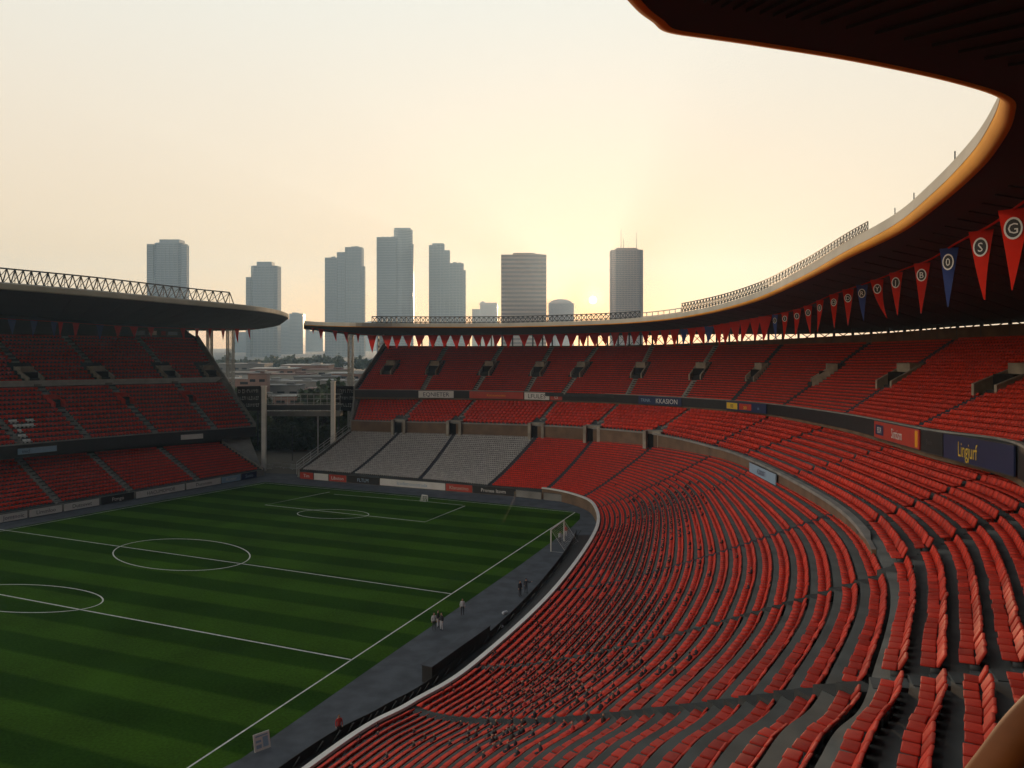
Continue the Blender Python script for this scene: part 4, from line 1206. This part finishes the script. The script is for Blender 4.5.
# ------------------------------------------------------------------ pitchside things
def skin_person(name, label, at, rz, shirt, legs, scale=1.0, arm=0, group=None):
    J = dict(pel=(0, 0, .95), sp=(0, .01, 1.15), ch=(0, 0, 1.38), nk=(0, 0, 1.5), hd=(0, -.02, 1.62), tp=(0, -.01, 1.75),
             ls=(.19, 0, 1.42), le=(.25, .03, 1.13), lw=(.24, -.06, .88), lh=(.24, -.09, .80), rs=(-.19, 0, 1.42), re=(-.25, .03, 1.13), rw=(-.24, -.06, .88), rh=(-.24, -.09, .80),
             lk=(.11, -.02, .50), la=(.12, .02, .08), lt=(.13, -.14, .04), rk=(-.11, -.02, .50), ra=(-.13, .02, .08), rt=(-.14, -.14, .04), lp=(.1, 0, .90), rp=(-.1, 0, .90))
    if arm: J['re'] = (-.40, -.12, 1.30); J['rw'] = (-.60, -.28, 1.36); J['rh'] = (-.68, -.33, 1.38)
    rad = dict(pel=.14, sp=.125, ch=.15, nk=.06, hd=.095, tp=.07, ls=.07, le=.05, lw=.037, lh=.04, rs=.07, re=.05, rw=.037, rh=.04, lp=.1, lk=.065, la=.05, lt=.04, rp=.1, rk=.065, ra=.05, rt=.04)
    names = list(J); E = [('pel', 'sp'), ('sp', 'ch'), ('ch', 'nk'), ('nk', 'hd'), ('hd', 'tp'), ('ch', 'ls'), ('ls', 'le'), ('le', 'lw'), ('lw', 'lh'), ('ch', 'rs'), ('rs', 're'), ('re', 'rw'), ('rw', 'rh'), ('pel', 'lp'), ('lp', 'lk'), ('lk', 'la'), ('la', 'lt'), ('pel', 'rp'), ('rp', 'rk'), ('rk', 'ra'), ('ra', 'rt')]
    me = bpy.data.meshes.new('body'); me.from_pydata([J[n] for n in names], [(names.index(a), names.index(b)) for a, b in E], [])
    o = bpy.data.objects.new('body', me); C.objects.link(o)
    sk = o.modifiers.new('skin', 'SKIN')
    for i, n in enumerate(names):
        me.skin_vertices[0].data[i].radius = (rad[n], rad[n]); me.skin_vertices[0].data[i].use_root = n == 'pel'
    ss = o.modifiers.new('sub', 'SUBSURF'); ss.levels = 1; ss.render_levels = 1
    bpy.context.view_layer.update()
    nm = bpy.data.meshes.new_from_object(o.evaluated_get(bpy.context.evaluated_depsgraph_get()))
    bpy.data.objects.remove(o)
    nm.materials.clear()
    for m in (M['skin'], shirt, legs, M['black']): nm.materials.append(m)
    for p in nm.polygons:
        c_ = p.center; p.use_smooth = True
        p.material_index = 0 if c_.z > 1.5 else (3 if c_.z < .1 else (2 if (c_.z < .96 and abs(c_.x) < .19) else (0 if (c_.z < .95 or c_.x < -.55) else 1)))
    root = empty('person', tuple(at), label, 'person', group)
    root.rotation_euler = (0, 0, rz); root.scale = (scale,) * 3
    b = bpy.data.objects.new('body', nm); C.objects.link(b); b.parent = root
    bm = bmesh.new(); bmesh.ops.create_icosphere(bm, subdivisions=2, radius=.105)
    for vtx in list(bm.verts):
        if vtx.co.z < -.02 or vtx.co.y < -.06: bm.verts.remove(vtx)
    hm = bpy.data.meshes.new('hair'); bm.to_mesh(hm); bm.free(); hm.materials.append(M['hair'])
    h = bpy.data.objects.new('hair', hm); C.objects.link(h); h.parent = root; h.location = (0, 0, 1.665)
    return root
skin_person('person', 'person in dark clothes standing on the track, left of the pair by the wall', P(520, 596, 0), R(40), M['dark_cloth'], M['dark_cloth'])
skin_person('person', 'person in dark clothes pointing an arm, right of the pair on the track', P(526, 593.5, 0), R(160), M['dark_cloth'], M['dark_cloth'], arm=1)
skin_person('person', 'person in a pale shirt at the left of the group by the touchline', P(434, 630, 0), R(20), M['pale_cloth'], M['dark_cloth'])
skin_person('person', 'person in dark clothes in the middle of the group by the touchline', P(438, 627, 0), R(80), M['dark_cloth'], M['pale_cloth'])
skin_person('person', 'person in pale trousers at the right of the group by the touchline', P(441.5, 630, 0), R(-40), M['dark_cloth'], M['pale_cloth'])
skin_person('person', 'person standing alone on the grass edge of the grey track', P(462.5, 615, 0), R(10), M['pale_cloth'], M['dark_cloth'])
skin_person('person', 'person in a red shirt alone on the track near the small white sign', P(339, 738, 0), R(30), M['red_cloth'], M['dark_cloth'])
skin_person('person', 'person in a pale shirt behind the net of the near goal', P(560, 543.5, 0), R(30), M['pale_cloth'], M['dark_cloth'])
skin_person('person', 'person in a red shirt standing behind the near goal', P(565.5, 537, 0), R(-10), M['red_cloth'], M['pale_cloth'])

def goal(p0, p1, h, depth, label):
    p0, p1 = np.array(p0, float), np.array(p1, float)
    x = p1 - p0; L = np.linalg.norm(x); x /= L; e = np.array([x[1], -x[0], 0])
    root = empty('football_goal', tuple((p0 + p1) / 2), label, 'goal')
    H = np.array([0, 0, h])
    mb = MB(); mb.bar(p0, p0 + H, .09, n=8); mb.bar(p1, p1 + H, .09, n=8); mb.bar(p0 + H, p1 + H, .09, n=8); mb.build('frame', M['white'], root)
    mb = MB(); mb.bar(p0 + H, p0 + e * depth, .03, n=4); mb.bar(p1 + H, p1 + e * depth, .03, n=4); mb.bar(p0 + e * depth, p1 + e * depth, .03, n=4); mb.bar(p0, p0 + e * depth, .03, n=4); mb.bar(p1, p1 + e * depth, .03, n=4); mb.build('stay', M['pale_steel'], root)
    mb = MB()
    n = 16
    for i in range(n + 1):
        a = p0 + (p1 - p0) * i / n; mb.bar(a + H, a + e * depth, .008, n=3)
        f = i / n; mb.bar(p0 + H * (1 - f) + e * depth * f, p1 + H * (1 - f) + e * depth * f, .008, n=3)
    mb.build('net', M['white'], root)
goal(P(551, 551.5, 0), P(564, 541, 0), 3.0, 2.2, 'white goal frame with net standing at the right touchline near the corner')
goal(P(422, 500.5, 0), P(427.5, 501.2, 0), 1.0, .7, 'tiny white training goal far off inside the far penalty area')

# dugout
a, b = np.array(P(432, 684, 0)), np.array(P(490, 641, 0)); x = b - a; L = np.linalg.norm(x); x /= L; e = np.array([-x[1], x[0], 0])
dg = empty('dugout', tuple((a + b) / 2), 'long low black dugout with a flat grey top beside the near wall', 'dugout')
mb = MB(); mb.fbox(a, x, e, (0, 0, 1), 0, L, 0, .12, 0, 1.45); mb.build('back_panel', M['black'], dg)
mb = MB(); mb.fbox(a, x, e, (0, 0, 1), -.1, L + .1, -.05, 1.1, 1.455, 1.52); mb.build('roof', M['asphalt'], dg)
mb = MB()
for s in (0, L - .1):
    mb = MB(); mb.fbox(a, x, e, (0, 0, 1), s, s + .1, .13, 1.0, 0, 1.45); mb.build('side_panel', M['black'], dg)
mb = MB(); mb.fbox(a, x, e, (0, 0, 1), .2, L - .2, .3, .8, .35, .45); mb.build('bench', M['dark_steel'], dg)
# small tilted sign
a = np.array(P(255, 754, 0)); b = np.array(P(271, 748, 0))
sg_ = empty('pitchside_sign', tuple((a + b) / 2), 'small white sign with blue marks on the grass edge at the bottom left', 'sign')
x = b - a; L = np.linalg.norm(x); x /= L; e = np.array([x[1], -x[0], 0]); up = np.array([0, 0, 1.]) - e * .25; up /= np.linalg.norm(up)
mb = MB(); mb.fbox(a, x, e, up, 0, L, -.05, 0, .08, 1.25); mb.build('panel', M['white'], sg_)
mb = MB(); mb.fbox(a, x, e, up, .15, L * .45, .004, .01, .25, .5); mb.fbox(a, x, e, up, L * .55, L - .15, .004, .01, .25, .95); mb.fbox(a, x, e, up, .15, L * .45, .004, .01, .65, .8); mb.fbox(a, x, e, up, .15, L - .15, .004, .01, 1.02, 1.12); mb.build('printed_marks', M['lblue_board'], sg_)
mb = MB()
for s in (.1, L - .1): mb.bar(a + x * s + up * .9 - e * .06, a + x * s - e * .75, .03, n=5)
mb.build('prop', M['dark_steel'], sg_)

for (u, v), lab in (((505, 614), 'small pale bag lying alone on the grey track below the pair of people'), ((500.5, 628.5), 'small pale bag lying beside the black fence above the dugout')):
    p = P(u, v, 0)
    bm = bmesh.new(); bmesh.ops.create_cube(bm, size=1, matrix=Matrix.Translation((p[0], p[1], .16)) @ Matrix.Rotation(R(35), 4, 'Z') @ Matrix.Diagonal((.7, .35, .3, 1)))
    bmesh.ops.bevel(bm, geom=list(bm.edges), offset=.09, segments=3, affect='EDGES')
    me = bpy.data.meshes.new('bag'); bm.to_mesh(me); bm.free(); me.materials.append(M['pale_cloth'])
    o = bpy.data.objects.new('bag', me); C.objects.link(o); tag(o, lab, 'bag')
# crowd scattered in the lower rows
CR = [(500, 735, 30), (530, 715, 40), (560, 690, 50), (600, 655, 45), (628, 615, 34), (636, 575, 26), (640, 545, 22), (655, 520, 22), (680, 505, 16)]
seated = []
for idx, c_ in enumerate(cells):
    if c_[0] != 'lower' or idx in single or c_[1][1] < 8: continue
    u, v = pix(c_[1])
    pr = max(0.9 * math.exp(-((u - a) ** 2 + (1.4 * (v - b)) ** 2) / (2 * (r_ * .75) ** 2)) for a, b, r_ in CR)
    pr = max(pr, .05 if (u < 760 and v > 540) else 0)
    for _ in range(2 if c_[4] > .5 else 1):
        if rng.random() < pr: seated.append(c_)
bm = bmesh.new()
for c_, r_, sc in (((0, .05, .95), .30, (1.0, .7, 1.35)), ((0, -.25, .62), .2, (1.3, 1.6, .8))):
    bmesh.ops.create_icosphere(bm, subdivisions=1, radius=r_, matrix=Matrix.Translation(c_) @ Matrix.Diagonal((*sc, 1)))
nb = len(bm.faces)
bmesh.ops.create_icosphere(bm, subdivisions=1, radius=.13, matrix=Matrix.Translation((0, -.02, 1.47)))
bm.verts.ensure_lookup_table()
UV = np.array([tuple(v.co) for v in bm.verts]); UF = np.array([[v.index for v in f.verts] for f in bm.faces]); nf_ = len(UF); bm.free()
Q = np.array([c_[1] for c_ in seated]); X = np.array([c_[2] for c_ in seated]); B = np.array([c_[3] for c_ in seated]); D = np.array([min(c_[4], .47) for c_ in seated])
Lc = UV[None] * (D * rng.uniform(.9, 1.1, len(D)))[:, None, None]
Q = Q + X * rng.uniform(-.35, .35, (len(Q), 1)); turn = rng.normal(0, .5, (len(Q), 1))
X, B = X * np.cos(turn) + B * np.sin(turn), B * np.cos(turn) - X * np.sin(turn)
V = Q[:, None] + X[:, None] * Lc[..., :1] + B[:, None] * Lc[..., 1:2] + np.array([0, 0, 1.])[None, None] * Lc[..., 2:3]
F = (UF[None] + (np.arange(len(seated)) * len(UV))[:, None, None]).reshape(-1, 3)
cl = rng.choice([1, 1, 1, 1, 1, 1, 1, 4, 4, 3], len(seated))
mi = np.empty((len(seated), nf_), int); mi[:, :nb] = cl[:, None]; mi[:, nb:] = rng.choice([0, 0, 4], len(seated))[:, None]
o = mesh('crowd', V.reshape(-1, 3), F, [M['skin'], M['dark_cloth'], M['pale_cloth'], M['red_cloth'], M['hair']], None, mi.ravel(), True)
tag(o, 'scattered spectators in dark clothes sitting among the lower red rows', 'crowd', kind='stuff')

# orange rail beside the photographer
pts = [np.array((.80, 1.5, 29.10)), np.array((.86, 1.5, 29.235)), np.array((.915, 1.5, 29.32)), np.array((.97, 1.5, 29.375)), np.array((1.05, 1.5, 29.42)), np.array((1.3, 1.5, 29.47))]
pts = [np.array(P(u, v, Y=1.5)) for u, v in ((940, 850), (970, 800), (998, 762), (1024, 728), (1056, 697), (1106, 662))]
pd = dense(pts, 6)
hr = empty('handrail', (pd[0][0], pd[0][1], pd[0][2]), 'blurred orange handrail curving across the bottom right corner', 'handrail')
T_ = np.gradient(pd, axis=0); T_ /= np.linalg.norm(T_, axis=1)[:, None]
N1 = np.array([0, 1., 0]); rings = []
for p_, t_ in zip(pd, T_):
    N2 = np.cross(t_, N1); N2 /= np.linalg.norm(N2)
    rings.append([p_ + .034 * (N1 * math.cos(a_) + N2 * math.sin(a_)) for a_ in np.linspace(0, 2 * math.pi, 21)])
grid('tube', np.array(rings), M['rail_orange'], hr, smooth=True)
mb = MB(); mb.bar(pd[0], pd[0] + np.array([-.05, 0, -4.6]), .03, n=12); mb.build('upright', M['rail_orange'], hr, True)

# ------------------------------------------------------------------ skyline
def facade(name, base, glass, vertical=False):
    m = mat(name, base, .6, .12, .05)
    return m
TM = {'blue': (mat('tower_spandrel', (.20, .25, .29), .7, .15, .02), mat('tower_glass', (.05, .08, .11), .25)),
      'warm': (mat('tower_tan', (.74, .52, .38), .7, .15, .02), mat('tower_bronze', (.32, .21, .14), .3))}
def poly_rect(cx, cy, wx, wy, ch=0):
    if ch <= 0: return [(cx - wx, cy - wy), (cx + wx, cy - wy), (cx + wx, cy + wy), (cx - wx, cy + wy)]
    return [(cx - wx + ch, cy - wy), (cx + wx - ch, cy - wy), (cx + wx, cy - wy + ch), (cx + wx, cy + wy - ch), (cx + wx - ch, cy + wy), (cx - wx + ch, cy + wy), (cx - wx, cy + wy - ch), (cx - wx, cy - wy + ch)]
def poly_round(cx, cy, r, n=16):
    return [(cx + r * math.cos(2 * math.pi * i / n), cy + r * math.sin(2 * math.pi * i / n)) for i in range(n)]
def shrink(poly, d):
    c_ = np.mean(np.array(poly), 0)
    out = []
    for p in poly:
        v = np.array(p) - c_; L = np.linalg.norm(v); out.append(tuple(c_ + v * (1 - d / L)))
    return out
def block(mb, poly, z0, z1, floor=4.0, gap=.55, piers=0):
    """glass core with a ring of spandrel at every storey and vertical piers"""
    mb.prism(shrink(poly, .5), z0, z1 - .3, 1)
    n = max(1, int(round((z1 - z0) / floor)))
    for i in range(n):
        a = z0 + (z1 - z0) * i / n
        mb.prism(poly, a + .01, a + (z1 - z0) / n * (1 - gap), 0)
    mb.prism(poly, z1 - 1.5, z1, 0)
    if piers:
        m_ = len(poly)
        for i in range(m_):
            a, b = np.array(poly[i]), np.array(poly[(i + 1) % m_]); L = np.linalg.norm(b - a)
            k = max(1, int(L / piers))
            for j in range(k + 1):
                p = a + (b - a) * j / k; mb.box((p[0], p[1], (z0 + z1) / 2), (.9, .9, z1 - z0 - .2))
def ux(u, Y): return (u - 512) / FPX * Y
def vz(v, Y): return HC - (v - HZ) * Y / FPX
def tower(label, Y, segs, tint, crown=(), rods=(), floor=4.2, gap=.55, piers=0, depth=.7):
    """segs: (u0, u1, top row, shape)"""
    sp, gl = TM[tint]; Y *= 1.3
    um = (segs[0][0] + segs[-1][1]) / 2
    root = empty('skyscraper', (ux(um, Y), Y, GZ), label, 'skyscraper')
    for si, (u0, u1, v, shp) in enumerate(segs):
        x0, x1 = ux(u0, Y), ux(u1, Y); wx = (x1 - x0) / 2; cx = (x0 + x1) / 2
        wy = max(wx * depth, 6)
        poly = poly_round(cx, Y + wx, wx) if shp == 'round' else poly_rect(cx, Y + wy + si * .7, wx - .02, wy, wx * .25 if shp == 'cham' else 0)
        mb = MB(); block(mb, poly, GZ, vz(v, Y), floor, gap, piers)
        for _ in range(3 if u1 - u0 > 8 and shp != 'round' else 0):
            bw_ = wx * rng.uniform(.12, .3); mb.box((cx + wx * rng.uniform(-.6, .6), Y + wy * rng.uniform(.4, 1.4), vz(v, Y) + 1.2), (bw_ * 2, wy * .4, rng.uniform(2.5, 5)))
        mb.build('shaft', [sp, gl], root)
    for (u0, u1, va, vb, shp) in crown:
        x0, x1 = ux(u0, Y), ux(u1, Y); wx = (x1 - x0) / 2; cx = (x0 + x1) / 2
        mb = MB()
        cy_ = Y + max(wx, 8)
        if shp == 'dome':
            n, m_ = 14, 5; vs = []; fs = []
            zb, zt = vz(va, Y), vz(vb, Y)
            for j in range(m_):
                f = j / m_
                for i in range(n):
                    t = 2 * math.pi * i / n; rr = wx * math.cos(f * math.pi / 2); vs.append((cx + rr * math.cos(t), cy_ + rr * math.sin(t), zb + (zt - zb) * math.sin(f * math.pi / 2)))
            vs.append((cx, cy_, zt))
            for j in range(m_ - 1):
                for i in range(n): fs.append((j * n + i, j * n + (i + 1) % n, (j + 1) * n + (i + 1) % n, (j + 1) * n + i))
            for i in range(n): fs.append(((m_ - 1) * n + i, (m_ - 1) * n + (i + 1) % n, m_ * n))
            mb.add(vs, fs)
        else:
            mb.prism(poly_rect(cx, cy_, wx, max(wx * .7, 5)), vz(va, Y) - .5, vz(vb, Y))
        mb.build('crown', sp, root)
    for (u, va, vb) in rods:
        mb = MB(); x = ux(u, Y); mb.bar((x, Y + 8, vz(va, Y) - 1), (x, Y + 8, vz(vb, Y)), .6, n=5, r2=.3); mb.build('antenna', M['dark_steel'], root)
    return root
tower('broad hazy tower with a flat crown standing alone above the left grandstand roof', 1500, [(147, 153, 244, 'rect'), (153, 181, 242.5, 'cham'), (181, 186.5, 245, 'rect')], 'blue', [(158, 178, 243, 239, '')], piers=9)
tower('slim hazy tower with a stepped left shoulder beside the left roof tip', 1650, [(246, 250, 277, 'rect'), (250, 276.5, 265.5, 'cham')], 'blue', [(256, 271, 266, 261.5, '')], piers=10)
tower('tall hazy tower with stepped top rising over the gap between the stands', 1700, [(325, 337, 257.5, 'rect'), (337, 345, 252, 'rect'), (345, 361.5, 247, 'rect'), (361.5, 364.3, 266, 'rect')], 'blue', piers=8)
tower('tallest tower with a rounded shaft beside a lower flat slab', 1600, [(376.5, 396, 237, 'rect'), (392.3, 411.6, 229, 'round'), (411, 413.5, 244, 'rect')], 'blue', [(394, 410, 229.5, 227.5, '')], gap=.5)
tower('tower with a staircase-like outline stepping down to the right', 1650, [(429, 437, 245, 'rect'), (437, 444, 243.5, 'rect'), (444, 449.5, 250, 'rect'), (449.5, 463, 263, 'rect'), (463, 465.3, 270, 'rect')], 'blue', [(432, 443, 245, 243, '')], piers=8)
tower('small pale building with a pitched peak between two taller towers', 2300, [(472, 480, 309, 'rect'), (480, 497.5, 304.5, 'rect')], 'warm', [(479, 486, 305, 301, 'dome'), (484, 497, 305, 302.5, '')])
tower('wide banded office slab left of the setting sun', 1300, [(501, 546.5, 254.5, 'rect')], 'warm', [(513, 535, 255, 252.5, '')], floor=8.5, gap=.5, depth=.5)
tower('low domed pale building just left of the setting sun', 2200, [(549, 574, 303, 'rect')], 'warm', [(549.5, 573.5, 303.5, 298.5, 'dome')], [(566, 299, 296)])
tower('square tower with a mast right of the setting sun', 1400, [(612, 643.5, 249.5, 'cham')], 'warm', [(617, 637, 250, 247.5, '')], [(624, 248, 238), (621.5, 248, 229), (637, 248, 232)], piers=6)
tower('lower hazy block right of the left roof tip', 1900, [(279, 289, 320, 'rect'), (289, 303, 313.5, 'rect')], 'blue')
tower('dim low slab behind the left roof tip', 2100, [(233, 262, 332, 'rect')], 'blue')
tower('dim low slab under the gap of sky between both roofs', 2200, [(303, 310, 326, 'rect'), (310, 323, 331, 'rect')], 'blue')
tower('dim hazy block partly hidden behind the far roof tip', 2300, [(364, 378, 322, 'rect')], 'blue')
tower('squat hazy block between the two roof tips, lowest of the skyline', 2000, [(262, 279, 336, 'rect')], 'blue')

# low buildings, trees beyond the gap
LB = [((.42, .40, .38), 'pale'), ((.40, .24, .19), 'pinkish'), ((.28, .27, .26), 'grey'), ((.50, .47, .43), 'whitish')]
lbm = [mat('low_wall_' + n, c_, .85, .2, .1) for c_, n in LB]
rfm = [mat('low_roof_' + str(i), c_, .8, .3, .1) for i, c_ in enumerate(((.36, .35, .34), (.25, .15, .12), (.20, .20, .20), (.55, .55, .54)))]
spots = [(228, 470, 24, 5), (240, 430, 16, 7), (252, 520, 30, 6), (259, 395, 9, 11), (268, 450, 22, 5), (276, 560, 30, 7), (284, 405, 18, 5), (292, 500, 26, 6), (300, 440, 20, 5), (308, 600, 34, 8), (318, 470, 24, 6), (330, 540, 28, 7), (342, 430, 22, 6), (352, 490, 26, 7), (245, 620, 36, 8), (325, 380, 16, 5), (262, 350, 14, 4), (298, 350, 18, 4)]
for i, (u, Y, wd, h) in enumerate(spots):
    x = ux(u, Y); k = i % 4 if u != 259 else 1
    root = empty('low_building', (x, Y, 0), '%s low building with a flat roof seen far off through the gap between the stands' % LB[k][1], 'building', '%s low buildings beyond the gap' % LB[k][1])
    mb = MB(); mb.box((x, Y, h / 2), (wd, wd * .6, h)); mb.build('wall', lbm[k], root)
    mb = MB(); mb.box((x, Y, h + .25), (wd + .8, wd * .6 + .8, .45)); mb.box((x + wd * .2, Y, h + 1.0), (wd * .2, wd * .2, 1.0)); mb.build('roof', rfm[(i * 7) % 4], root)
    for fl in range(max(1, int(h / 3.2))):
        nw = max(2, int(wd / 6))
        for j in range(nw):
            mb = MB(); mb.box((x - wd / 2 + (j + .5) * wd / nw, Y - wd * .3 - .02, fl * 3.2 + 1.7), (wd / nw * .6, .08, 1.3)); mb.build('window', M['hide'], root)

def leaf_cloud(n, c_, rad, size, clumps=9):
    c_ = np.array(c_); rad = np.array(rad)
    cc = rng.normal(0, 1, (clumps, 3)); cc /= np.linalg.norm(cc, axis=1)[:, None]; cc *= rng.uniform(.35, .85, (clumps, 1))
    k = rng.integers(0, clumps, n)
    p = cc[k] + rng.normal(0, .2, (n, 3))
    p = c_ + p * rad
    a = rng.normal(0, 1, (n, 3)); a /= np.linalg.norm(a, axis=1)[:, None]
    b = np.cross(a, rng.normal(0, 1, (n, 3))); b /= np.linalg.norm(b, axis=1)[:, None]
    s = size * rng.uniform(.6, 1.3, (n, 1))
    V = np.stack([p + a * s, p + b * s * .6, p - a * s, p - b * s * .6], 1).reshape(-1, 3)
    return V, np.arange(4 * n).reshape(n, 4)
def tree(x, y, h, r_, label, group=None, n=1500):
    root = empty('tree', (x, y, 0), label, 'tree', group)
    mb = MB(); mb.bar((x, y, 0), (x + .2, y, h * .5), r_ * .09, n=8, r2=r_ * .06)
    for i in range(6):
        t = 2 * math.pi * i / 6; mb.bar((x + .1, y, h * .4), (x + r_ * .6 * math.cos(t), y + r_ * .6 * math.sin(t), h * rng.uniform(.65, .85)), r_ * .045, n=5, r2=.04)
    mb.build('trunk', M['bark'], root)
    V, F = leaf_cloud(n, (x, y, h * .56), (r_, r_, h * .46), r_ * .15)
    mesh('crown', V, F, M['leaf'], root)
V, F = leaf_cloud(9000, (-57, 214, 3.2), (22, 2.2, 3.6), .42, 60)
V[:, 2] = np.abs(V[:, 2])
hg = empty('hedge', (-57, 214, 0), 'dense dark hedge filling the bottom of the gap behind the footbridge', 'hedge')
mesh('foliage', V, F, M['leaf'], hg)
mb = MB(); mb.box((-57, 215.5, 1.6), (44, 1.2, 3.2)); mb.build('twig_core', M['bark'], hg)
for i, (x, y, h, r_) in enumerate(((-63, 224, 11, 5), (-57.5, 230, 12.5, 5.2), (-52, 222, 11.5, 4.8), (-47, 229, 12, 5), (-70, 232, 12, 5.5), (-42, 236, 12, 5))):
    tree(x, y, h, r_, 'dark leafy tree in the shaded gap behind the footbridge', 'trees behind the footbridge', 1700)
tree(ux(327, 300), 300, 13, 8, 'round green tree above the footbridge at the right of the gap', None, 1800)
tree(ux(236, 330), 330, 10, 6, 'green tree beyond the gap beside the left stand end', None, 1200)
Vs, Fs = [], []
nv = 0
for i in range(150):
    x = rng.uniform(-520, -40); y = rng.uniform(690, 860); hh = rng.uniform(8, 15)
    V, F = leaf_cloud(110, (x, y, hh * .55 + ground_z(y)), (9, 9, hh * .5), 2.4, 6)
    Vs.append(V); Fs.append(F + nv); nv += len(V)
o = mesh('treeline', np.concatenate(Vs), np.concatenate(Fs), M['leaf']); tag(o, 'hazy belt of trees far off below the skyline towers', 'trees', kind='stuff')

# ------------------------------------------------------------------ sun disc beyond the haze
bm = bmesh.new(); bmesh.ops.create_icosphere(bm, subdivisions=3, radius=55)
me = bpy.data.meshes.new('sun'); bm.to_mesh(me); bm.free()
sm = bpy.data.materials.new('sun_glow'); sm.use_nodes = True
em = sm.node_tree.nodes.new('ShaderNodeEmission'); em.inputs[0].default_value = (1, .86, .55, 1); em.inputs[1].default_value = 8
sm.node_tree.links.new(em.outputs[0], sm.node_tree.nodes['Material Output'].inputs[0])
me.materials.append(sm)
o = bpy.data.objects.new('sun', me); C.objects.link(o); o.location = Vector((0, 0, HC)) + Vector((ux(593, 1), 1, (HZ - 300) / FPX)).normalized() * 12000
tag(o, kind='structure')

# ------------------------------------------------------------------ haze
mb = MB(); mb.box((0, 1600, 150), (4960, 3800, 362)); o = mb.build('haze', bpy.data.materials.new('haze_air')); tag(o, kind='stuff', label='warm evening haze filling the air', cat='haze')
hm = o.data.materials[0]; hm.use_nodes = True
n = hm.node_tree
for q in list(n.nodes):
    if q.type != 'OUTPUT_MATERIAL': n.nodes.remove(q)
pv = n.nodes.new('ShaderNodeVolumePrincipled')
pv.inputs['Color'].default_value = (.46, .68, .94, 1); pv.inputs['Density'].default_value = .00021; pv.inputs['Anisotropy'].default_value = .5
n.links.new(pv.outputs[0], [q for q in n.nodes if q.type == 'OUTPUT_MATERIAL'][0].inputs['Volume'])
